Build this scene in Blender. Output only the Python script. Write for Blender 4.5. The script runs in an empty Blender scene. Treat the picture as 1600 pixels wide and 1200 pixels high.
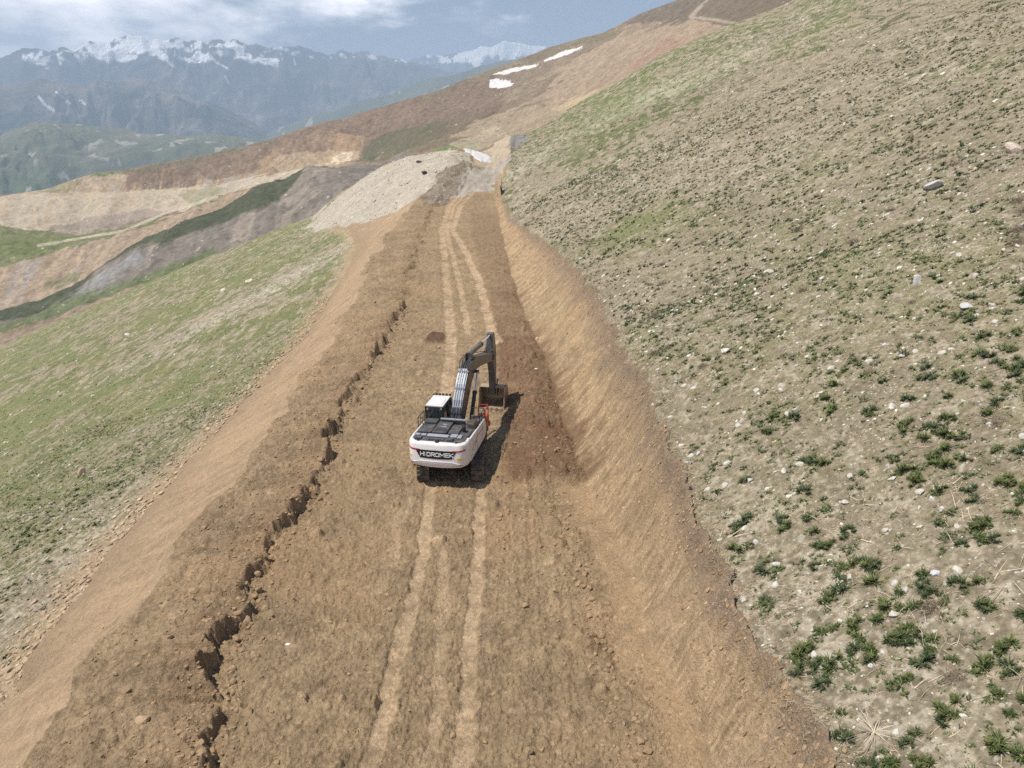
import bpy, bmesh, math, random
import numpy as np
from mathutils import Vector, Matrix

# ------------------------------------------------------------------ camera, light, exposure
sc = bpy.context.scene
CAM_H, PITCH, FPX = 16.32, math.radians(19.0), 1110.0
cam_d = bpy.data.cameras.new('camera'); cam = bpy.data.objects.new('camera', cam_d)
sc.collection.objects.link(cam); sc.camera = cam
cam.location = (0, 0, CAM_H); cam.rotation_euler = (math.radians(90) - PITCH, 0, 0)
cam_d.sensor_width = 36.0; cam_d.lens = FPX / 1600 * 36.0
cam_d.clip_start = 0.5; cam_d.clip_end = 120000

SUN_TO = Vector((-0.93, -0.27, 0)).normalized()
SUN_EL = math.radians(65)
to_sun = Vector((SUN_TO.x * math.cos(SUN_EL), SUN_TO.y * math.cos(SUN_EL), math.sin(SUN_EL)))
sun_d = bpy.data.lights.new('sun', 'SUN'); sun = bpy.data.objects.new('sun', sun_d)
sc.collection.objects.link(sun)
sun_d.energy = 5.0; sun_d.angle = math.radians(0.53); sun_d.color = (1.0, 0.93, 0.82)
sun.rotation_euler = to_sun.to_track_quat('Z', 'Y').to_euler(); sun.location = (0, 0, 200)

world = bpy.data.worlds.new('World'); sc.world = world; world.use_nodes = True
wt = world.node_tree; wt.nodes.clear()
def wn(t, **k):
    n = wt.nodes.new(t)
    for a, b in k.items(): setattr(n, a, b)
    return n
def wm(op, a, b=None, c=None):
    n = wn('ShaderNodeMath', operation=op)
    for i, v in enumerate((a, b, c)):
        if v is None: continue
        if isinstance(v, (int, float)): n.inputs[i].default_value = v
        else: wt.links.new(v, n.inputs[i])
    return n.outputs[0]
wsky = wn('ShaderNodeTexSky', sky_type='NISHITA', sun_disc=False)
wsky.sun_elevation = SUN_EL; wsky.sun_rotation = math.atan2(to_sun.x, to_sun.y)
wsky.altitude = 900; wsky.dust_density = .5; wsky.air_density = 1.0; wsky.ozone_density = 1.0
wco = wn('ShaderNodeTexCoord'); wsep = wn('ShaderNodeSeparateXYZ'); wt.links.new(wco.outputs['Generated'], wsep.inputs[0])
wx, wy, wz = wsep.outputs
waz = wm('ARCTAN2', wx, wy)                       # 0 straight ahead, negative to the left
wcmb = wn('ShaderNodeCombineXYZ')
wt.links.new(wm('MULTIPLY', waz, 3.6), wcmb.inputs[0]); wt.links.new(wm('MULTIPLY', wz, 9.0), wcmb.inputs[1])
wno = wn('ShaderNodeTexNoise'); wno.inputs['Scale'].default_value = 1.5; wno.inputs['Detail'].default_value = 7; wno.inputs['Roughness'].default_value = .58
wt.links.new(wcmb.outputs[0], wno.inputs['Vector'])
# clouds thicken upwards and towards the left
wb = wm('ADD', wm('MULTIPLY', wm('ADD', wm('MULTIPLY', waz, -0.7), -0.16), 1.0), wm('MULTIPLY', wm('SUBTRACT', wz, 0.165), 3.6))
wcl = wm('ADD', wm('MULTIPLY', wm('SUBTRACT', wno.outputs[0], .5), 1.5), wb)
wramp = wn('ShaderNodeMapRange', interpolation_type='SMOOTHSTEP')
wt.links.new(wcl, wramp.inputs[0]); wramp.inputs[1].default_value = -0.26; wramp.inputs[2].default_value = 0.06
wno2 = wn('ShaderNodeTexNoise'); wno2.inputs['Scale'].default_value = 2.4; wno2.inputs['Detail'].default_value = 5
wt.links.new(wcmb.outputs[0], wno2.inputs['Vector'])
wcr = wn('ShaderNodeValToRGB'); wt.links.new(wno2.outputs[0], wcr.inputs[0])
wcr.color_ramp.elements[0].position = .40; wcr.color_ramp.elements[0].color = (16, 16.4, 18.2, 1)
wcr.color_ramp.elements[1].position = .62; wcr.color_ramp.elements[1].color = (54, 50, 48, 1)
wmx = wn('ShaderNodeMix', data_type='RGBA')
wlow = wn('ShaderNodeMapRange', interpolation_type='SMOOTHSTEP'); wt.links.new(wz, wlow.inputs[0]); wlow.inputs[1].default_value = .50; wlow.inputs[2].default_value = .24
wt.links.new(wm('MULTIPLY', wm('MULTIPLY', wramp.outputs[0], wlow.outputs[0]), .92), wmx.inputs[0]); wt.links.new(wsky.outputs[0], wmx.inputs[6]); wt.links.new(wcr.outputs[0], wmx.inputs[7])
wbg = wn('ShaderNodeBackground'); wbg.inputs[1].default_value = 0.056
wout = wn('ShaderNodeOutputWorld'); wt.links.new(wmx.outputs[2], wbg.inputs[0]); wt.links.new(wbg.outputs[0], wout.inputs[0])

sc.view_settings.view_transform = 'Standard'; sc.view_settings.look = 'None'
sc.view_settings.exposure = 0.20; sc.view_settings.gamma = 1.0
sc.cycles.max_bounces = 6; sc.cycles.diffuse_bounces = 3; sc.cycles.volume_bounces = 1
sc.cycles.use_denoising = False

# ------------------------------------------------------------------ helpers
random.seed(7); rng = np.random.default_rng(11)
C_, S_ = math.cos(PITCH), math.sin(PITCH)
def ray(u, v):
    a = (600 - v) / FPX
    return np.array([(u - 800) / FPX, C_ + a * S_, -S_ + a * C_])
def project(x, y, z):
    h = z - CAM_H; dep = np.maximum(y * C_ - h * S_, .1)
    return 800 + FPX * x / dep, 600 - FPX * (y * S_ + h * C_) / dep
def azel(u, v):
    d = ray(u, v); return math.atan2(d[0], d[1]), d[2] / math.hypot(d[0], d[1])

def _h(ix, iy, seed):
    h = (ix.astype(np.int64) * 374761393 + iy.astype(np.int64) * 668265263 + seed * 1442695041) & 0xffffffff
    h = ((h ^ (h >> 13)) * 1274126177) & 0xffffffff
    return ((h ^ (h >> 16)) & 0xffffff) / 16777215.0
def vn(x, y, seed=0):
    xf = np.floor(x); yf = np.floor(y); fx = x - xf; fy = y - yf
    fx = fx * fx * fx * (fx * (fx * 6 - 15) + 10); fy = fy * fy * fy * (fy * (fy * 6 - 15) + 10)
    a = _h(xf, yf, seed); b = _h(xf + 1, yf, seed); c = _h(xf, yf + 1, seed); d = _h(xf + 1, yf + 1, seed)
    return (a + (b - a) * fx) * (1 - fy) + (c + (d - c) * fx) * fy
def fbm(x, y, o=4, seed=0, g=.5):
    s = 0; a = 1; n = 0
    for i in range(o):
        s = s + a * (vn(x, y, seed + i * 17) - .5) * 2; n += a; a *= g
        x, y = x * 1.63 + y * 1.21 + 3.1, y * 1.63 - x * 1.21 + 7.7
    return s / n
def ss(a, b, x):
    t = np.clip((x - a) / (b - a), 0, 1); return t * t * (3 - 2 * t)
def lerp(a, b, t): return a + (b - a) * t
def mixc(c, col, m): return c + (np.array(col) - c) * np.asarray(m)[..., None]

def lumps(x, y, cell, p, seed, rmin=.12, rmax=.46, el=1.0):
    """half-buried round clods: height above the ground, one random lump per grid cell"""
    out = np.zeros(x.shape); ok = np.hypot(x, y) < 95; xs_, ys_ = x[ok] / cell, y[ok] / cell; h = np.zeros(xs_.shape); fx_, fy_ = np.floor(xs_), np.floor(ys_)
    for i in (-1, 0, 1):
        for j in (-1, 0, 1):
            cx, cy = fx_ + i, fy_ + j; q = _h(cx, cy, seed); R = rmin + (rmax - rmin) * _h(cx, cy, seed + 1) ** 2; ax = cx + _h(cx, cy, seed + 2); ay = cy + _h(cx, cy, seed + 3); a = _h(cx, cy, seed + 4) * 3.14
            dx, dy = xs_ - ax, ys_ - ay; u_ = dx * np.cos(a) + dy * np.sin(a); v_ = (dy * np.cos(a) - dx * np.sin(a)) * (1 + .6 * _h(cx, cy, seed + 5))
            d = np.maximum(np.abs(u_) + .45 * np.abs(v_), np.abs(v_) + .3 * np.abs(u_))
            h = np.maximum(h, (q < p) * np.minimum(np.maximum(R - d, 0) * 2.2, R * .75))
    out[ok] = h * cell; return out
def inpoly(px, py, poly):
    r = np.zeros(px.shape, bool); n = len(poly)
    for i in range(n):
        x1, y1 = poly[i]; x2, y2 = poly[(i + 1) % n]
        if y1 == y2: continue
        c = ((y1 > py) != (y2 > py)) & (px < (x2 - x1) * (py - y1) / (y2 - y1) + x1); r ^= c
    return r
def segdist(px, py, line):
    d = np.full(px.shape, 1e9)
    for (x1, y1), (x2, y2) in zip(line[:-1], line[1:]):
        dx, dy = x2 - x1, y2 - y1
        t = np.clip(((px - x1) * dx + (py - y1) * dy) / (dx * dx + dy * dy), 0, 1)
        d = np.minimum(d, np.hypot(px - x1 - t * dx, py - y1 - t * dy))
    return d

def mesh_np(name, V, F, mat=None, col=None, smooth=True, parent=None):
    """V (n,3), F (m,k) all the same k"""
    me = bpy.data.meshes.new(name); V = np.asarray(V, np.float32); F = np.asarray(F, np.int32)
    m, k = F.shape
    me.vertices.add(len(V)); me.vertices.foreach_set('co', V.ravel())
    me.loops.add(m * k); me.loops.foreach_set('vertex_index', F.ravel())
    me.polygons.add(m); me.polygons.foreach_set('loop_start', np.arange(0, m * k, k, dtype=np.int32))
    me.polygons.foreach_set('use_smooth', np.full(m, smooth, bool))
    if col is not None:
        a = me.attributes.new('Col', 'FLOAT_COLOR', 'POINT')
        a.data.foreach_set('color', np.concatenate([np.clip(col, 0, 1), np.ones((len(V), 1))], 1).astype(np.float32).ravel())
    me.update(calc_edges=True); me.validate()
    if mat: me.materials.append(mat)
    o = bpy.data.objects.new(name, me); sc.collection.objects.link(o)
    if parent: o.parent = parent
    return o
def sub_mesh(name, V, F, keep, mat, col, smooth=True):
    F = F[keep]; idx, inv = np.unique(F, return_inverse=True)
    return mesh_np(name, V[idx], inv.reshape(F.shape), mat, col[idx], smooth)
def tag(o, label=None, cat=None, group=None, kind=None):
    for k, v in (('label', label), ('category', cat), ('group', group), ('kind', kind)):
        if v: o[k] = v
    return o

def nmat(name):
    m = bpy.data.materials.new(name); m.use_nodes = True
    nt = m.node_tree; b = nt.nodes['Principled BSDF']; return m, nt, b
def ground_mat(name, scale=9.0, bump=.05, speck=.0, rough=.97, var=.35, fine=3.2):
    """vertex colour x fine noise, stone specks and bump, all fixed to the surface"""
    m, nt, b = nmat(name); N = nt.nodes.new; L = nt.links.new
    at = N('ShaderNodeAttribute'); at.attribute_name = 'Col'
    tc = N('ShaderNodeTexCoord')
    n1 = N('ShaderNodeTexNoise'); n1.inputs['Scale'].default_value = scale; n1.inputs['Detail'].default_value = 6; n1.inputs['Roughness'].default_value = .78
    L(tc.outputs['Object'], n1.inputs['Vector'])
    mr = N('ShaderNodeMapRange'); L(n1.outputs[0], mr.inputs[0]); mr.inputs[1].default_value = .3; mr.inputs[2].default_value = .7
    mr.inputs[3].default_value = 1 - var; mr.inputs[4].default_value = 1 + var
    mul = N('ShaderNodeVectorMath'); mul.operation = 'SCALE'; L(at.outputs[0], mul.inputs[0]); L(mr.outputs[0], mul.inputs['Scale'])
    outc = mul.outputs[0]
    if speck > 0:
        vo = N('ShaderNodeTexVoronoi'); vo.inputs['Scale'].default_value = scale * 1.1; L(tc.outputs['Object'], vo.inputs['Vector'])
        sp = N('ShaderNodeSeparateColor'); L(vo.outputs['Color'], sp.inputs[0])
        th = N('ShaderNodeMath'); th.operation = 'MULTIPLY'; L(sp.outputs[0], th.inputs[0]); th.inputs[1].default_value = .42
        ls = N('ShaderNodeMath'); ls.operation = 'LESS_THAN'; L(vo.outputs['Distance'], ls.inputs[0]); L(th.outputs[0], ls.inputs[1])
        g = N('ShaderNodeMath'); g.operation = 'GREATER_THAN'; L(sp.outputs[1], g.inputs[0]); g.inputs[1].default_value = 1 - speck
        mm = N('ShaderNodeMath'); mm.operation = 'MULTIPLY'; L(ls.outputs[0], mm.inputs[0]); L(g.outputs[0], mm.inputs[1])
        m2 = N('ShaderNodeMath'); m2.operation = 'MULTIPLY'; L(mm.outputs[0], m2.inputs[0]); m2.inputs[1].default_value = .75
        mx = N('ShaderNodeMix'); mx.data_type = 'RGBA'; L(m2.outputs[0], mx.inputs[0]); L(outc, mx.inputs[6]); mx.inputs[7].default_value = (.58, .54, .47, 1)
        outc = mx.outputs[2]
    L(outc, b.inputs['Base Color']); b.inputs['Roughness'].default_value = rough; b.inputs['Specular IOR Level'].default_value = .15
    if bump:
        n2 = N('ShaderNodeTexNoise'); n2.inputs['Scale'].default_value = scale * fine; n2.inputs['Detail'].default_value = 4; n2.inputs['Roughness'].default_value = .7
        L(tc.outputs['Object'], n2.inputs['Vector'])
        bp_ = N('ShaderNodeBump'); bp_.inputs['Strength'].default_value = .9; bp_.inputs['Distance'].default_value = bump
        L(n2.outputs[0], bp_.inputs['Height']); L(bp_.outputs[0], b.inputs['Normal'])
    return m

# ------------------------------------------------------------------ the near ground: road bench cut into the slope
def zr(Y): return np.where(Y < 50, 0, np.where(Y < 90, .09 * (Y - 50) ** 2 / 80, 1.8 + .09 * (Y - 90)))
def pl(pts):                                       # x of a long line as a function of Y
    a = np.array(pts, float); return lambda Y: np.interp(Y, a[:, 1], a[:, 0])
X_brow = pl([(-13.9, 5), (-13.8, 17.6), (-13.7, 21.7), (-14.1, 27), (-14.2, 34), (-14.6, 46.5), (-17.2, 79), (-18.2, 102), (-17.5, 121), (-16.3, 138), (-14.5, 154), (-13, 181), (-6.6, 195), (-2, 233)])
X_scarp = pl([(-8.0, 5), (-8.7, 15.2), (-9.7, 19.3), (-10, 21.7), (-10.5, 24.1), (-10.6, 27.5), (-9.9, 31.8), (-10.8, 38.2), (-10.7, 44.8), (-11, 56), (-10.8, 65), (-12.4, 86), (-13.4, 108), (-13.1, 136), (-9, 180), (-5, 233)])
X_toeR = pl([(5.9, 5), (5.3, 15), (5.1, 17.4), (4.7, 21), (4.6, 24.1), (4.2, 29.2), (3.3, 34), (3.2, 41.3), (2.5, 53.6), (.7, 72), (-.8, 92.5), (-3.3, 136), (-2.6, 160), (-2.3, 180), (0, 226)])
X_top = pl([(7.9, 5), (7.3, 12.6), (7.1, 15.4), (6.8, 18.1), (6.8, 24.1), (6.7, 28.3), (6.95, 35.2), (6.7, 44.9), (6.7, 54.4), (6.3, 66.5), (3.9, 87.7), (0, 108.8), (-2.2, 140), (-1.2, 160), (-.4, 180), (1.2, 226)])
X_toeL = pl([(-18.5, 5), (-19.7, 21.8), (-20.7, 24), (-21.4, 28), (-22.3, 34), (-23.2, 41), (-23.4, 50), (-24.0, 64), (-23.4, 76), (-24.5, 92), (-25.5, 110), (-28, 128), (-34, 150), (-44, 170), (-50, 190), (-50, 233)])
def nat(x, Y):
    r = .47 * (x - np.interp(Y, [14, 34], [.8, -2.7])); l = .36 * (x + 8)
    return zr(Y) + np.where(x > -2, r, l)
RIM = [(-500, 760, 230), (-200, 632, 230), (0, 540, 237), (100, 497, 235), (200, 455, 233), (300, 412, 232), (400, 372, 229), (450, 352, 226), (490, 338, 222), (535, 300, 215), (600, 258, 205), (640, 244, 200), (700, 240, 192), (738, 241, 190), (765, 228, 205), (795, 213, 216),
       (825, 207, 222), (850, 195, 228), (900, 165, 233), (960, 131, 238), (1020, 92, 240), (1100, 57, 240), (1160, 33, 240), (1240, 0, 240), (1400, -90, 245), (1700, -260, 250), (2300, -600, 250)]
_ra = np.array([azel(u, v) + (r,) for u, v, r in RIM])
def rim(phi): return np.interp(phi, _ra[:, 0], _ra[:, 2]), np.interp(phi, _ra[:, 0], _ra[:, 1])

RUTS = [  # centre line in the world, half width, strength
 ([(-4.17, 12), (-3.9, 15.6), (-3.9, 18.5), (-3.75, 24), (-3.9, 29.5), (-4.25, 33)], .27, 1.0),
 ([(-1.55, 12), (-1.4, 15.6), (-1.48, 18), (-1.45, 22), (-1.5, 29), (-1.6, 33)], .27, 1.0),
 ([(-2.4, 12), (-2.3, 17), (-2.6, 22), (-2.9, 25.5), (-3.5, 27)], .22, .55),
 ([(-5.3, 22.8), (-4.9, 25), (-5.2, 28), (-4.9, 30)], .25, .45),
]
def bp0(u, v, zf=lambda x, Y: zr(Y)):
    d = ray(u, v); t = np.linspace(6, 400, 20000); q = CAM_H + t * d[2] - zf(t * d[0], t * d[1]); i = int(np.argmax(q < 0))
    return t[i] * d[0], t[i] * d[1]
for pts, w, k in (([(690, 640), (705, 560), (703, 510), (696, 430), (690, 360), (700, 325), (738, 292), (760, 268), (785, 240)], .45, .9),
                  ([(730, 520), (728, 500), (715, 430), (701, 380), (698, 360), (708, 325), (746, 292)], .3, .9),
                  ([(775, 540), (764, 505), (748, 440), (722, 385), (706, 360), (718, 325), (754, 290), (776, 262), (796, 236)], .45, 1.)):
    RUTS.append(([bp0(*p) for p in pts], w, k))
FRESH_L = pl(sorted([bp0(*p) for p in [(782, 752), (786, 650), (776, 560), (757, 450), (738, 370), (733, 330), (745, 300)]], key=lambda q: q[1]))
PATCH = bp0(680, 531)

def near_surface(x, Y, fine=True):
    """height, zone and the masks that colour it"""
    n1 = lambda k, s, o=3: fbm(x * k, Y * k, o, s)
    wob = fbm(Y * .35, x * 0, 4, 5) * .45 + fbm(Y * 1.9, x * .8, 3, 8) * .22
    xb = X_brow(Y) + fbm(Y * .25, x * 0, 4, 61) * 1.1; xs = X_scarp(Y) + fbm(Y * .42, x * 0, 2, 21) * .75 + fbm(Y * 1.3, x * 1.2, 4, 22, .6) * .60
    xr_ = X_toeR(Y) + fbm(Y * .3, x * 0, 2, 31) * .25; xt = X_top(Y) + wob; xl = X_toeL(Y) + fbm(Y * .4, x * .1, 3, 41) * .9
    far = ss(120, 175, Y)
    z0 = zr(Y); zn = nat(x, Y) + n1(.05, 51) * .6 + n1(.35, 52, 3) * .14 + n1(1.9, 53, 3) * .06; LN = lumps(x, Y, .21, .42, 931, .06, .40) + lumps(x, Y, .9, .14, 941, .05, .30) * .6; zn = zn + LN * .8
    znt = nat(xt, Y) ; znl = nat(xl, Y)
    # heights on the bench
    hs = np.clip(.42 + fbm(Y * 1.1, x * 0, 4, 71, .6) * .9, .0, .85) * (.5 + .5 * ss(-.22, .12, fbm(Y * .45, x * 0 + 3, 2, 72))) * (1 - .55 * ss(48, 80, Y)) * (1 - far)
    rough = n1(.55, 81, 4) * .11 + np.abs(n1(1.9, 82, 4)) * .15 + np.abs(n1(5.2, 83, 3)) * .10
    ridg = fbm(x * 2.9, Y * .22, 2, 91) * .055 * ss(.2, 1.2, x + 1.0) * (1 - ss(xr_ - 1.6, xr_ - .9, x))
    rut = np.zeros_like(x); L1 = lumps(x, Y, .26, .50, 901); L2 = lumps(x, Y, .75, .28, 911); L3 = lumps(x, Y, .12, .5, 921)
    for pts, w, k in RUTS:
        a = np.array(sorted(pts, key=lambda q: q[1])); xc = np.interp(Y, a[:, 1], a[:, 0])
        m = (1 - ss(w * .75, w * 1.3, np.abs(x - xc + fbm(Y * .7, x * 0, 2, 95) * .1 + n1(2.2, 93, 3) * .16))) * ss(a[0, 1] - 1, a[0, 1] + .2, Y) * (1 - ss(a[-1, 1] - .2, a[-1, 1] + 1, Y)) * k
        rut = np.maximum(rut, m)
    tread = 1 - np.abs(np.sin((Y + fbm(Y * .3, x * .5, 2, 99) * .3) * math.pi / .21)) ** .5 * 1.2
    smooth_edge = ss(xr_ - 1.6, xr_ - .9, x + n1(.5, 97, 2) * .5) * (1 - ss(31, 33, Y))          # packed strip along the foot of the bank
    fr = ss(-.35, .35, x - FRESH_L(Y) + n1(.9, 98, 3) * .5) * ss(31.8, 32.6, Y + n1(.8, 96, 2) * .6) * (1 - ss(118, 128, Y)) * (1 - .6 * ss(46, 80, Y + n1(.3, 94, 3) * 25))
    z_fl = z0 + rough * (1 - .8 * rut) * (1 - .75 * smooth_edge) - rut * .05 + .02 * np.exp(-((rut - .3) / .2) ** 2) + rut * tread * .028 + ridg * (1 - rut) + (L1 * 1.2 + L3 * 1.5) * (1 - rut) * (1 - .85 * smooth_edge) * ss(-.45, .35, n1(.7, 128, 3)) + L2 * 1.0 * (1 - rut) * (1 - smooth_edge) * ss(-.1, .3, n1(.4, 129, 3))
    clump = ss(.12, .6, n1(1.1, 111, 3)) * ss(-.9, -.2, x - (xr_ - 1.9)) * (1 - ss(-.1, .5, x - (xr_ - 1.9))) * (1 - ss(31, 33, Y))
    z_fl = z_fl + clump * .28
    z_fl = z_fl + fr * (.16 + .30 * np.exp(-((x - (FRESH_L(Y) + xr_) / 2 - .3) / 1.3) ** 2) + np.abs(n1(1.3, 101, 4)) * .22 + L2 * 1.3 + L1 * 1.3 + L3) * (1 - ss(100, 125, Y))
    pd = np.hypot((x - PATCH[0]) / 1.1, (Y - PATCH[1]) / 1.5) + n1(1.2, 103, 3) * .35
    patch = 1 - ss(.7, 1.1, pd); z_fl = z_fl + patch * (.22 + n1(3, 104, 2) * .12)
    hole = np.exp(-((x + 1.25) / 1.35) ** 2 - ((Y - 43.3) / 1.7) ** 2); z_fl = lerp(z_fl, -.40 + n1(1.3, 105, 3) * .08, np.clip(hole * 1.2, 0, 1))
    z_be = z0 + hs * np.exp(-np.maximum(xs - x, 0) / 3.2) + .12 + n1(.45, 121, 4) * .26 + np.abs(n1(1.6, 122, 4)) * .20 + np.abs(n1(5, 123, 3)) * .07 + L1 * .9 * ss(-.4, .3, n1(.6, 128, 3)) + L2 * .6 * ss(.0, .35, n1(.4, 129, 3)) + L3
    inbe = 1 - ss(-.06, .06 + .22 * vn(Y * 1.3, x * .5, 24), x - xs)
    z_b = lerp(z_fl, z_be, inbe) + np.exp(-((x - xs - .35) / .45) ** 2) * (np.abs(n1(2.3, 127, 4)) * .3 + L2 * .8) * (1 - ss(60, 100, Y))
    z_b = z_b - .22 * ss(.45, 0, np.abs(x - xs - .28)) * ss(.1, .5, n1(.8, 126, 2) + .3) * ss(46, 30, Y)
    # outer slope of the fill
    tl = np.clip((xb - x) / np.maximum(xb - xl, .5), 0, 1)
    zbrow = zr(Y) + .12 + n1(.45, 121, 4) * .1
    gul = fbm(Y * 2.4 + x * .75, x * .25, 3, 131) * .06 + n1(.3, 133, 3) * .18
    z_fill = lerp(zbrow, znl, tl * .94 + .06 * tl * tl) + (L3 * .8 + L1 * ss(.35, .8, tl) * .9) + (gul + n1(3.5, 132, 3) * .04) * np.minimum(1, 4 * tl)
    infill = ss(.8, -.9, x - xb)
    z = lerp(z_b, z_fill, infill)
    # cut bank: concave foot, steeper above, tooth marks running up it
    tb = np.clip((x - xr_) / np.maximum(xt - xr_, .4), 0, 1)
    prof = .78 * tb + .22 * tb ** 2.2
    sc_ = x - xr_
    strk = fbm((Y - .45 * sc_) * 3.4, sc_ * .6, 3, 141) * .07 + fbm((Y - .45 * sc_) * 9, sc_ * 1.2, 2, 142) * .04 + np.abs(n1(2.2, 145, 4)) * .20
    slump = np.maximum(n1(.6, 143, 4), 0) * .55 * np.sin(tb * math.pi)
    z_bank = lerp(z0 + .04, znt, prof) + (strk + fbm((Y - .45 * sc_) * 1.5, sc_ * .5, 3, 149) * .22 * ss(24, 45, Y) - slump * .6) * np.sin(np.clip(tb, 0, 1) * math.pi) ** .6 + n1(1.5, 144, 4) * .09 + np.abs(n1(4.5, 146, 3)) * .06 + (L1 * .6 + L3 * .8) * ss(-.3, .3, n1(.9, 148, 3)) * np.minimum(1, tb * 4)
    inb = ss(-.5, .6, sc_ + n1(1.1, 147, 3) * .25) * (1 - .0 * far)
    z = lerp(z, z_bank, inb)
    lip = np.exp(-((x - xt) / .5) ** 2) * (.04 + n1(1.6, 151, 4) * .22)
    z = np.where(x > xt, zn + lip, z)
    blend = ss(xt - .35, xt + .03, x) * (x <= xt); z = z + blend * (znt + lip - z) * 1.0
    zl = x < xl; z = np.where(zl, zn, z)
    e = ss(xl + 1.2, xl, x) * (~zl); z = z * (1 - e) + zn * e
    zone = np.where(x < xl, 0, np.where(x < xb, 1, np.where(x < xr_ + .1, 2, np.where(x < xt, 3, 4))))
    M = dict(LN=LN, L=np.maximum(L1, L2), rut=rut, tread=tread, fr=fr, patch=patch, smooth=smooth_edge, clump=clump, inbe=inbe, tl=tl, tb=tb, sc=sc_, xs=xs, xb=xb, xl=xl, xt=xt, xr=xr_, far=far)
    return z, zone, M
def near_base(x, Y):
    return np.where(x < X_brow(Y), np.maximum(nat(x, Y), zr(Y) + .57 * (x - X_brow(Y))), np.where(x > X_toeR(Y), np.where(x > X_top(Y), nat(x, Y), zr(Y) + (nat(X_top(Y), Y) - zr(Y)) * np.clip((x - X_toeR(Y)) / np.maximum(X_top(Y) - X_toeR(Y), .3), 0, 1)), zr(Y)))
def near_z(x, Y):
    """full surface with the rim where the hill turns away"""
    phi = np.arctan2(x, Y); r = np.hypot(x, Y); rr, te = rim(phi)
    z, zone, M = near_surface(x, Y)
    xr0, yr0 = rr * np.sin(phi), rr * np.cos(phi)
    zr0 = near_base(xr0, yr0)
    # smooth the target in azimuth by using only the plane for the correction
    corr = CAM_H + rr * te - zr0
    z = z + corr * ss(.62, 1.0, r / rr)
    over = np.maximum(r - rr, 0)
    z = z - np.where(over < 14, .55 * over ** 2 / 28, .55 * (over - 7))
    return z, zone, M

NC, NR = 1300, 1270
phi_g = np.linspace(math.radians(-57), math.radians(57), NC); r_g = np.exp(np.linspace(math.log(7.2), math.log(330), NR))
PH, RR = np.meshgrid(phi_g, r_g)
X = RR * np.sin(PH); Y = RR * np.cos(PH)
Z, ZONE, M = near_z(X, Y)
U, Vv = project(X, Y, Z)

def fx(a): return a[..., None]
def ell(u, v, ru, rv, ang=0):
    c, s = math.cos(math.radians(ang)), math.sin(math.radians(ang)); du, dv = U - u, Vv - v
    return np.exp(-(((du * c - dv * s) / ru) ** 2 + ((du * s + dv * c) / rv) ** 2))
nn = lambda k, s, o=4: fbm(X * k, Y * k, o, s)
soil = np.array([.325, .237, .146]); col = np.zeros(X.shape + (3,)) + soil
g1 = nn(.5, 201); g2 = nn(2.2, 202, 3); g3 = nn(.12, 203, 3); g4 = nn(7, 204, 2)
# bench floor
fl = soil * (1 + fx(.18 * g1 + .24 * g2 + .22 * g4)); fl = mixc(fl, (.37, .25, .145), ss(.1, .6, g3 + .4 * g1) * .6)
fl = mixc(fl, (.43, .305, .18), ss(.2, .6, nn(.8, 207, 3)) * ss(-.5, 1.5, X) * .5)
fl = mixc(fl, (.43, .30, .18), M['smooth'] * (.6 + .4 * g2 + .3 * g1).clip(.1, .85))
fl = mixc(fl, (.165, .092, .055), M['fr'] * (.72 + .25 * g1)); fl = mixc(fl, (.34, .21, .12), M['fr'] * ss(.25, .7, g2 + .3 * g1) * .55)
fl = mixc(fl, (.14, .08, .052), M['patch'] * .9)
fl = mixc(fl, (.24, .165, .10), M['clump'] * .8)
rc = np.array([.56, .41, .265]) * (1 + fx(.18 * (M['tread'] - .3) + .1 * g2 + .1 * g4)); fl = fl + (rc - fl) * fx(M['rut'] * (.62 + .5 * g2 + .4 * g1).clip(.1, .85))
be = np.array([.325, .237, .148]) * (1 + fx(.2 * g1 + .24 * g2 + .2 * g4)); be = mixc(be, (.41, .285, .17), ss(.0, .7, g3 * 1.5 + g1 * .5) * .5)
be = mixc(be, (.25, .155, .09), ss(2.2, .2, M['xs'] - X) * .3)
fl = fl + (be - fl) * fx(M['inbe']); fl = fl * (1 + fx(np.minimum(M['L'] * 5, .25)))
# outer slope: dusty, streaked down the fall line
st = fbm(Y * 2.0 + X * .7, X * .12, 4, 211); st2 = fbm(Y * .9 + X * .3, X * .10, 4, 213)
fi = np.array([.41, .295, .188]) * (1 + fx(.12 * st + .2 * g2 + .15 * g4)); fi = mixc(fi, (.49, .35, .22), ss(-.2, .6, st2 + .5 * st) * ss(.8, .2, np.abs(M['tl'] - .2)) * .6)
fi = mixc(fi, (.32, .235, .155), ss(.45, .9, M['tl']) * .6)
# bank
sk = fbm((Y - .45 * M['sc']) * 4.5, M['sc'] * .9, 3, 141); sk2 = fbm((Y - .45 * M['sc']) * 8, M['sc'] * 1.6, 4, 222)
ba = np.array([.41, .295, .178]) * (1 + fx(.16 * sk + .30 * sk2 + .12 * g1 + .22 * g4 + .15 * g2 + .28 * fbm((Y - .45 * M['sc']) * 1.7, M['sc'] * .6, 3, 226) * ss(24, 45, Y))); ba = mixc(ba, (.53, .40, .25), ss(.05, .6, sk2 + .6 * g4 + .3 * sk) * .5); ba = mixc(ba, (.25, .175, .115), ss(.1, .5, nn(1.3, 225, 4)) * .4)
ba = mixc(ba, (.42, .26, .15), ss(.1, .6, nn(.25, 223, 3)) * .4 * ss(38, 55, Y))
ba = mixc(ba, (.43, .345, .205), .4 * np.exp(-((Y - 60) / 9) ** 2 - ((M['tb'] - .35) / .3) ** 2) * .7)
ba = mixc(ba, (.40, .295, .19), ss(-.1, .5, nn(.35, 224, 3) + .3 * g2) * ss(30, 15, Y) * .6)
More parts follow.
